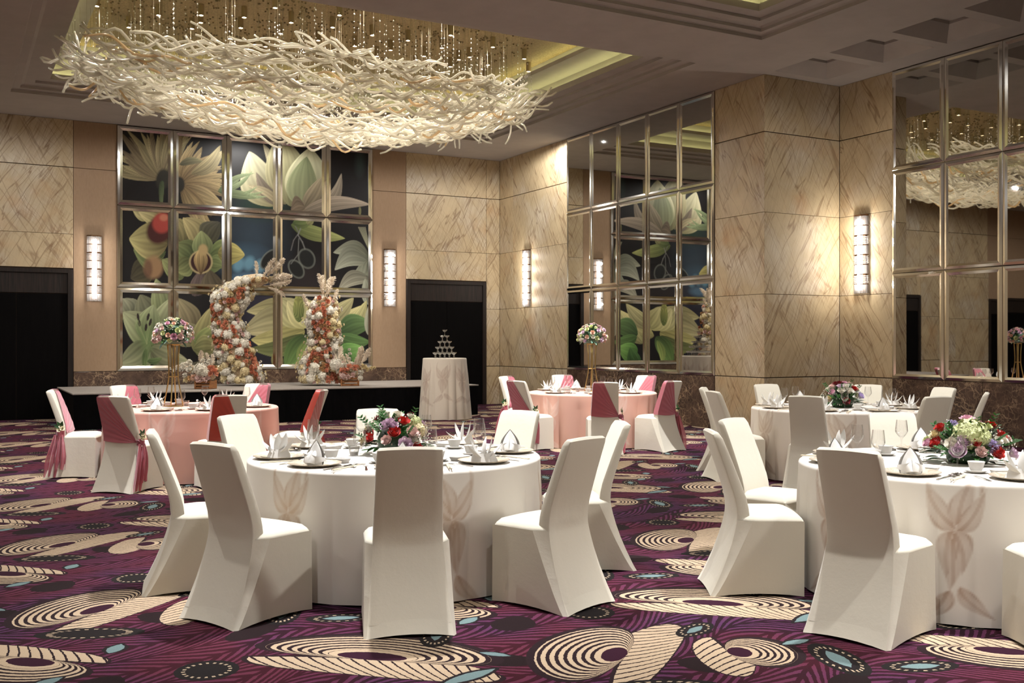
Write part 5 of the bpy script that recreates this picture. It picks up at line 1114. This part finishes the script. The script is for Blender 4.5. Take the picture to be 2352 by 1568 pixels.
# napkins: a star of spread points in a folded cuff, and a tall hood with two rolled feet
def nap_petal(b, base, az, tilt, L, W, cup=0.35):
    d = Vector((math.cos(az) * math.sin(tilt), math.sin(az) * math.sin(tilt), math.cos(tilt))); s = Vector((-math.sin(az), math.cos(az), 0)); n = d.cross(s)
    def P(u, v):
        w_ = W * math.sin(PI * (0.20 + 0.78 * v)) ** 0.85; q_ = 2 * u - 1
        p = Vector(base) + d * (L * v) + s * (w_ * q_) + n * (-cup * w_ * (1 - q_ * q_) + 0.02 * v * v); return tuple(p)
    b.grid(7, 8, P)
def star_mb(seed):
    q = random.Random(seed); b = MB()
    # a boat-shaped cuff with a lapped front, then points fanned out of it
    b.grid(36, 8, lambda u, v: ((0.088 - 0.030 * v + 0.004 * math.sin(6 * PI * u)) * math.cos(2 * PI * u), (0.048 - 0.020 * v) * math.sin(2 * PI * u), v * (0.042 + 0.024 * abs(math.cos(2 * PI * u)) ** 3 - 0.010 * math.sin(2 * PI * u))))
    for k, (ti, L, w_) in enumerate(((-1.10, 0.12, 0.032), (-0.60, 0.135, 0.036), (-0.10, 0.13, 0.040), (0.42, 0.14, 0.036), (0.95, 0.13, 0.034))):
        ti += q.uniform(-.1, .1); az = (0 if ti > 0 else PI) + q.uniform(-.35, .35); nap_petal(b, (0.02 * math.sin(ti), 0.012 * (k % 2) - 0.006, 0.022), az, abs(ti), L, w_, 0.32)
    return b
def hood_mb(seed):
    b = MB()
    b.grid(15, 12, lambda u, v: (0.062 * (1 - v ** 2.2) * math.sin((u - 0.5) * 2.5) * (1 + 0.25 * math.sin(PI * v)), 0.045 * (1 - v ** 1.6) * (math.cos((u - 0.5) * 2.5) - 0.35) * 0.9 + 0.018 * v, 0.148 * v))
    b.grid(15, 12, lambda u, v: (0.058 * (1 - v ** 2.2) * math.sin((u - 0.5) * 2.5), -0.040 * (1 - v ** 1.3) * (math.cos((u - 0.5) * 2.5) - 0.2) + 0.016 * v, 0.142 * v))
    for s in (-1, 1):
        b.tube([(s * 0.016, -0.055, 0.012), (s * 0.019, -0.046, 0.040), (s * 0.016, -0.030, 0.064), (s * 0.010, -0.012, 0.080)], [0.017, 0.018, 0.015, 0.006], 10)
        b.grid(8, 8, lambda u, v: (s * (0.012 + 0.066 * u * (1 - 0.15 * v)), -0.048 + 0.05 * u * u - 0.012 * math.sin(PI * u), lerp(0.006 + 0.018 * u, 0.066 - 0.02 * u, v)))
    return b
for k in range(3): proto('star%d' % k, [('folded_napkin', star_mb(k), LINEN, True, 60)]); 
proto('hood', [('folded_napkin', hood_mb(0), LINEN, True, 60)])

ZT_ = HT + 0.0015
SHORT = {'T1': 'centre front table', 'T2': 'right front table', 'T3': 'far right white table', 'T4': 'right pink table', 'T5': 'left pink table'}
PL = {'near': 'nearest place', 'nl': 'near left place', 'l': 'left place', 'fl': 'far left place', 'f': 'far place', 'fr': 'far right place', 'r': 'right place', 'nr': 'near right place'}
NAPK = {('T1', 'l'): 'star0', ('T1', 'nl'): 'hood', ('T1', 'fl'): 'star1', ('T1', 'near'): 'hood', ('T1', 'nr'): 'star2', ('T1', 'r'): 'hood', ('T1', 'fr'): 'star1', ('T1', 'f'): 'hood',
        ('T2', 'l'): 'hood', ('T2', 'fl'): 'star1', ('T2', 'nl'): 'hood', ('T2', 'f'): 'hood', ('T2', 'near'): 'star0'}
def setting(tb, a, k, idx):
    tx, ty = TAB[tb]; dx, dy = cdir(a); sx, sy = -dy, dx          # s: to the sitter's left as seen facing the table centre... mirrored below
    rz = math.atan2(-dy, -dx)                                     # local +x points at the table centre
    def at_(r, s): return tx + dx * r + sx * s, ty + dy * r + sy * s
    where = '%s of the %s' % (PL[k], SHORT[tb]); far = tb in ('T4', 'T5')
    x, y = at_(0.755, 0); put('charger', x, y, ZT_, rz, 'champagne charger plate at the %s' % where, 'plate', 'charger plates')
    nk = NAPK.get((tb, k), ('star0', 'star1', 'hood', 'star2')[idx % 4])
    put(nk, x - dx * 0.0, y, ZT_ + 0.0055, -TH + rnd.uniform(-0.45, 0.45), ('hood-folded white napkin' if nk == 'hood' else 'star-folded white napkin') + ' at the %s' % where, 'napkin', 'folded napkins')
    x, y = at_(0.485, -0.12); put('saucer', x, y, ZT_, rz, 'white saucer under the teacup, %s' % where, 'saucer', 'saucers')
    put('cup', x, y, ZT_ + 0.0045, rz, 'white handleless teacup at the %s' % where, 'cup', 'teacups')
    x, y = at_(0.555, 0.005); put('dish', x, y, ZT_, rz + PI / 2 + 0.1, 'small white sauce dish at the %s' % where, 'dish', 'sauce dishes')
    x, y = at_(0.565, 0.185); put('wine', x, y, ZT_, 0, 'clear stemmed wine glass at the %s' % where, 'glass', 'wine glasses')
    x, y = at_(0.70, 0.232); put('rest', x, y, ZT_, rz, 'small steel cutlery rest at the %s' % where, 'cutlery rest', 'cutlery rests')
    x, y = at_(0.745, 0.222); put('spoon', x, y, ZT_ + 0.003, rz, 'steel serving spoon on its rest, %s' % where, 'spoon', 'serving spoons')
    if not far:
        x, y = at_(0.745, -0.205); put('fork', x, y, ZT_, rz, 'steel fork left of the plate, %s' % where, 'fork', 'forks')
        x, y = at_(0.775, 0.192); put('knife', x, y, ZT_, rz, 'steel knife right of the plate, %s' % where, 'knife', 'knives')
        for e in (0, 1): x, y = at_(0.775, 0.266 + 0.012 * e); put('chop', x, y, ZT_ + 0.0015, rz + 0.02 * e, '%s ivory chopstick at the %s' % (('inner', 'outer')[e], where), 'chopstick', 'chopsticks, %s' % where)
for tb, L in SEATS.items():
    for i, (a, k) in enumerate(L): setting(tb, a, k, i + ord(tb[1]))
def candle(tb, dx, dy, label):
    x, y = TAB[tb]; put('votive', x + dx * cTH + dy * sTH, y - dx * sTH + dy * cTH, ZT_, 0, label, 'candle', 'votive candles')
candle('T1', -0.26, -0.10, 'glass votive candle left of the centre front flowers'); candle('T2', -0.33, -0.12, 'glass votive candle left of the right front flowers')
candle('T4', -0.22, -0.10, 'glass votive candle left of the gold stand, right pink table')

# ------------------------------------------------------------------ low centrepieces
R_, F_ = Vector((cTH, -sTH, 0)), Vector((sTH, cTH, 0))
GYPM = PET['white']
def centrepiece(tb, label, spec, a, b, c, seed, off=(0, 0)):
    q = random.Random(seed); x, y = TAB[tb]; x += off[0] * cTH + off[1] * sTH; y += -off[0] * sTH + off[1] * cTH
    t = empty('flower_centrepiece', (x, y, ZT_)); tag(t, label, 'flowers', 'low centrepieces on the white tables')
    MB().lathe([(0.0, 0.0), (a * 0.40, 0.0), (a * 0.46, 0.03), (a * 0.48, c * 0.4), (a * 0.34, c * 0.7), (0.0, c * 0.75)], 16).build('foliage_core', DGREEN, t, True)
    used_p = []
    def add(dx, dz, kind, col, r, i):
        dz_ = max(0.03, dz); k = (dx / a) ** 2 + ((dz_ - 0.02) / c) ** 2; fr = math.sqrt(max(0.02, 1 - k)) * b
        p = R_ * dx - F_ * fr + Vector((0, 0, dz_)); used_p.append(p); bloom(kind, col, t, facing(p - (p - Vector((0, 0, c * .3))).normalized() * r * 0.4, R_ * dx / a - F_ * fr / b * 1.1 + Vector((0, 0, 0.25 + dz_ / c * 0.9)), q.uniform(0, 6)), r, i)
    for i, s in enumerate(spec): add(*s, i)
    cols = sorted({(s[2], s[3]) for s in spec if s[2] != 'hydrangea'})
    for i in range(26):     # the sides and the back, which the photograph does not show
        an = q.uniform(0.1 * PI, 0.9 * PI); el = q.uniform(0.1, 1.2); p = (R_ * math.cos(an) * a + F_ * math.sin(an) * b) * math.cos(el) * 0.92 + Vector((0, 0, 0.03 + c * 0.88 * math.sin(el)))
        if any((p - u).length < 0.055 for u in used_p): continue
        used_p.append(p); kd, cl = q.choice(cols); bloom(kd, cl, t, facing(p, p + Vector((0, 0, 0.05)), q.uniform(0, 6)), 0.038, i)
    for i in range(84):
        an = q.uniform(0, 2 * PI); el = q.uniform(-0.05, 1.25) if i < 54 else q.uniform(-0.05, 0.35); d = (R_ * math.cos(an) + F_ * math.sin(an)) * math.cos(el) + Vector((0, 0, math.sin(el))); base = Vector((d.x * a * 0.62, d.y * a * 0.62, 0.025 + abs(d.z) * c * 0.66))
        leaf_part(t, base, d + Vector((0, 0, 0.1 if el > 0.2 else 0.0)), (0, 0, 1), q.uniform(0.075, 0.12), 0.045, q.choice((GREEN, GREEN, DGREEN)), q.choice((0.2, 0.4)) if el > 0.15 else 0.1)
    for i in range(9):      # airy sprigs reaching past the blooms
        an = q.uniform(0.9 * PI, 2.1 * PI); el = q.uniform(0.25, 1.2); d = (R_ * math.cos(an) + F_ * math.sin(an)) * math.cos(el) + Vector((0, 0, math.sin(el))); s0 = Vector((d.x * a * 0.6, d.y * a * 0.6, 0.03 + d.z * c * 0.6)); L = q.uniform(0.12, 0.17)
        for e in range(5):
            for sd in (-1, 1): leaf_part(t, s0 + d * L * (0.4 + 0.14 * e), d * 0.7 + R_ * 0.7 * sd, (-d.y, d.x, 0.6), 0.03, 0.015, GREEN, 0.2)
    g = MB()
    for i in range(170):
        an = q.uniform(0.8 * PI, 2.2 * PI); el = q.uniform(0.02, 1.2); k = q.uniform(0.88, 1.08); p = (R_ * math.cos(an) * a + F_ * math.sin(an) * b) * math.cos(el) * k + Vector((0, 0, 0.02 + c * math.sin(el) * k)); octa(g, p.x, p.y, p.z, q.uniform(0.004, 0.0065))
    g.build('baby_breath', GYPM, t)['kind'] = 'stuff'
    return t
def conv(L, ox, oy, sc_, cx, by, ppm): return [((ox + x / sc_ - cx) / ppm, (by - (oy + y / sc_)) / ppm, kd, cl, r) for x, y, kd, cl, r in L]
centrepiece('T1', 'low flower arrangement with mauve and red roses on the centre front table',
    conv([(95, 330, 'rose', 'mauve', 0.042), (165, 285, 'rose', 'mauve', 0.038), (215, 330, 'rose', 'mauve', 0.04), (240, 420, 'rose', 'red', 0.042), (365, 270, 'rose', 'red', 0.04), (265, 195, 'rose', 'white', 0.042), (500, 440, 'rose', 'blush', 0.048), (400, 590, 'rose', 'mauve', 0.048), (520, 275, 'hydrangea', 'greencream', 0.045), (600, 390, 'hydrangea', 'cream', 0.05), (130, 530, 'rose', 'blush', 0.035), (540, 520, 'rose', 'white', 0.04), (-110, 510, 'rose', 'red', 0.032), (-130, 360, 'carnation', 'white', 0.04), (-190, 420, 'carnation', 'darkred', 0.022), (-230, 560, 'carnation', 'cream', 0.035), (560, 640, 'rose', 'red', 0.035), (30, 150, 'carnation', 'white', 0.03), (450, 220, 'rose', 'white', 0.032)], 880, 920, 6.19, 915, 1042, 350), 0.25, 0.22, 0.26, 51)
centrepiece('T2', 'low flower arrangement with a big pale hydrangea on the right front table',
    conv([(1160, 500, 'hydrangea', 'greencream', 0.10), (1330, 590, 'hydrangea', 'greencream', 0.055), (1240, 300, 'rose', 'rosepink', 0.046), (725, 455, 'rose', 'red', 0.036), (600, 740, 'rose', 'red', 0.04), (790, 730, 'rose', 'white', 0.042), (860, 860, 'rose', 'mauve', 0.05), (1000, 670, 'rose', 'mauve', 0.045), (1490, 740, 'carnation', 'lavender', 0.048), (1540, 870, 'rose', 'red', 0.045), (1620, 660, 'rose', 'white', 0.03), (1765, 650, 'rose', 'white', 0.03), (1770, 570, 'rose', 'red', 0.036), (1700, 410, 'rose', 'red', 0.04), (1230, 860, 'rose', 'blush', 0.036), (1980, 920, 'rose', 'mauve', 0.038), (1900, 650, 'rose', 'blush', 0.034), (490, 750, 'rose', 'rosepink', 0.03), (640, 590, 'rose', 'cream', 0.04), (1170, 690, 'rose', 'red', 0.03), (1540, 420, 'rose', 'greencream', 0.03)], 2060, 930, 8.055, 2222, 1068, 378), 0.27, 0.24, 0.24, 52, (0.05, 0))
centrepiece('T3', 'low flower arrangement with dark red and lavender roses on the far right table',
    conv([(145, 190, 'rose', 'mauve', 0.045), (65, 190, 'rose', 'blush', 0.045), (155, 148, 'rose', 'darkred', 0.045), (105, 150, 'rose', 'darkred', 0.035), (215, 190, 'rose', 'white', 0.05), (330, 215, 'rose', 'red', 0.042), (375, 225, 'rose', 'white', 0.04), (405, 310, 'rose', 'lavender', 0.045), (180, 380, 'rose', 'darkred', 0.045), (30, 265, 'rose', 'rosepink', 0.04), (140, 240, 'rose', 'white', 0.045), (250, 245, 'rose', 'white', 0.045), (225, 145, 'rose', 'rosepink', 0.035), (5, 330, 'rose', 'cream', 0.035), (10, 225, 'rose', 'white', 0.035), (290, 180, 'rose', 'white', 0.04), (300, 150, 'rose', 'blush', 0.03)], 1900, 860, 5.6, 1937, 942, 204), 0.25, 0.22, 0.25, 53, (0.05, 0))

# ------------------------------------------------------------------ tall gold stands and the domes of roses on top
def tall_stand(tb, off, lab1, lab2, seed, top=1.47):
    q = random.Random(seed); x, y = TAB[tb]; x += off[0] * cTH + off[1] * sTH; y += -off[0] * sTH + off[1] * cTH; hz = top - ZT_
    t = empty('flower_stand', (x, y, ZT_), 0.35); tag(t, lab1, 'stand', 'tall gold flower stands')
    for sx in (-1, 1):
        for sy in (-1, 1):
            pr = [(0.100, 0.012), (0.086, 0.10), (0.064, 0.22), (0.050, 0.32), (0.048, 0.42), (0.052, 0.55), (0.062, hz - 0.01)]
            MB().tube([(sx * r * 0.75, sy * r * 0.75, z) for r, z in pr], 0.0075, 6).build('leg', GOLD, t, True)
    for h_, r in ((0.006, 0.075), (0.34, 0.037), (hz - 0.008, 0.046)):
        for k in range(4):
            a0, a1 = PI / 4 + k * PI / 2, PI / 4 + (k + 1) * PI / 2; rr = r * 1.414; MB().tube([(rr * math.cos(a0), rr * math.sin(a0), h_), (rr * math.cos(a1), rr * math.sin(a1), h_)], 0.006, 6).build('cross_bar', GOLD, t)
    MB().cbox(-0.055, 0.055, -0.055, 0.055, hz - 0.004, hz, 0.001).build('top_plate', GOLD, t)
    f = empty('rose_dome', (x, y, top + 0.001)); tag(f, lab2, 'flowers', 'rose domes on gold stands')
    a, c = 0.205, 0.19; cz = 0.085
    MB().lathe([(0.0, 0.0), (a * 0.5, 0.005), (a * 0.75, 0.05), (a * 0.7, 0.16), (a * 0.35, 0.23), (0, 0.24)], 14).build('foliage_core', DGREEN, f, True)
    P = []; tr = 0
    while len(P) < 62 and tr < 4000:
        tr += 1; an = q.uniform(0, 2 * PI); el = q.uniform(-0.25, 1.45); d = Vector((math.cos(an) * math.cos(el), math.sin(an) * math.cos(el), math.sin(el))); r = q.uniform(0.024, 0.040); p = Vector((d.x * a, d.y * a, cz + d.z * c))
        if any((p - u).length < (r + ru) * 0.86 for u, ru in P): continue
        P.append((p, r)); bloom(q.choice(('rose', 'rose', 'rose', 'carnation')), q.choice(('blush', 'peach', 'blush', 'rosepink', 'white', 'mauve', 'peach', 'greencream')), f, facing(p, d, q.uniform(0, 6)), r, len(P))
    for i in range(70):
        an = q.uniform(0, 2 * PI); el = q.uniform(-0.5, 1.3); d = Vector((math.cos(an) * math.cos(el), math.sin(an) * math.cos(el), math.sin(el))); p = Vector((d.x * a * 0.8, d.y * a * 0.8, cz + d.z * c * 0.75)); p.z = max(0.01, p.z)
        leaf_part(f, p, d + Vector((0, 0, -0.15 if el < 0 else 0.1)), (0, 0, 1), q.uniform(0.06, 0.10), 0.04, q.choice((EUC, GREEN, DGREEN, EUC)), 0.2)
    g = MB()
    for i in range(150):
        an = q.uniform(0, 2 * PI); el = q.uniform(-0.3, 1.4); k = q.uniform(0.95, 1.12); octa(g, math.cos(an) * math.cos(el) * a * k, math.sin(an) * math.cos(el) * a * k, max(0.02, cz + math.sin(el) * c * k), q.uniform(0.004, 0.007))
    g.build('baby_breath', GYPM, f)['kind'] = 'stuff'
tall_stand('T5', (-0.22, 0.0), 'tall gold stand with splayed legs on the left pink table', 'dome of blush roses high over the left pink table', 61)
tall_stand('T4', (0.0, 0.0), 'tall gold stand with splayed legs on the right pink table', 'dome of peach and blush roses high over the right pink table', 62)
mp = mat('dark_mirror_tray', lin((90, 92, 66)), 0.08, 0.9)
x, y = TAB['T5']; tx_, ty_ = x - 0.02 * cTH - 0.12 * sTH, y + 0.02 * sTH - 0.12 * cTH
for dx, dy, pr, lb, ct in ((0.06, -0.03, 'pot', 'white lidded condiment pot beside the gold stand, left pink table', 'pot'), (0.13, -0.05, 'votive', 'glass votive candle right of the gold stand, left pink table', 'candle'), (-0.13, 0.17, 'votive', 'glass votive candle behind the gold stand, left pink table', 'candle')):
    put(pr, x + dx * cTH + dy * sTH, y - dx * sTH + dy * cTH, ZT_, 0, lb, ct, 'candles and pots on the left pink table')
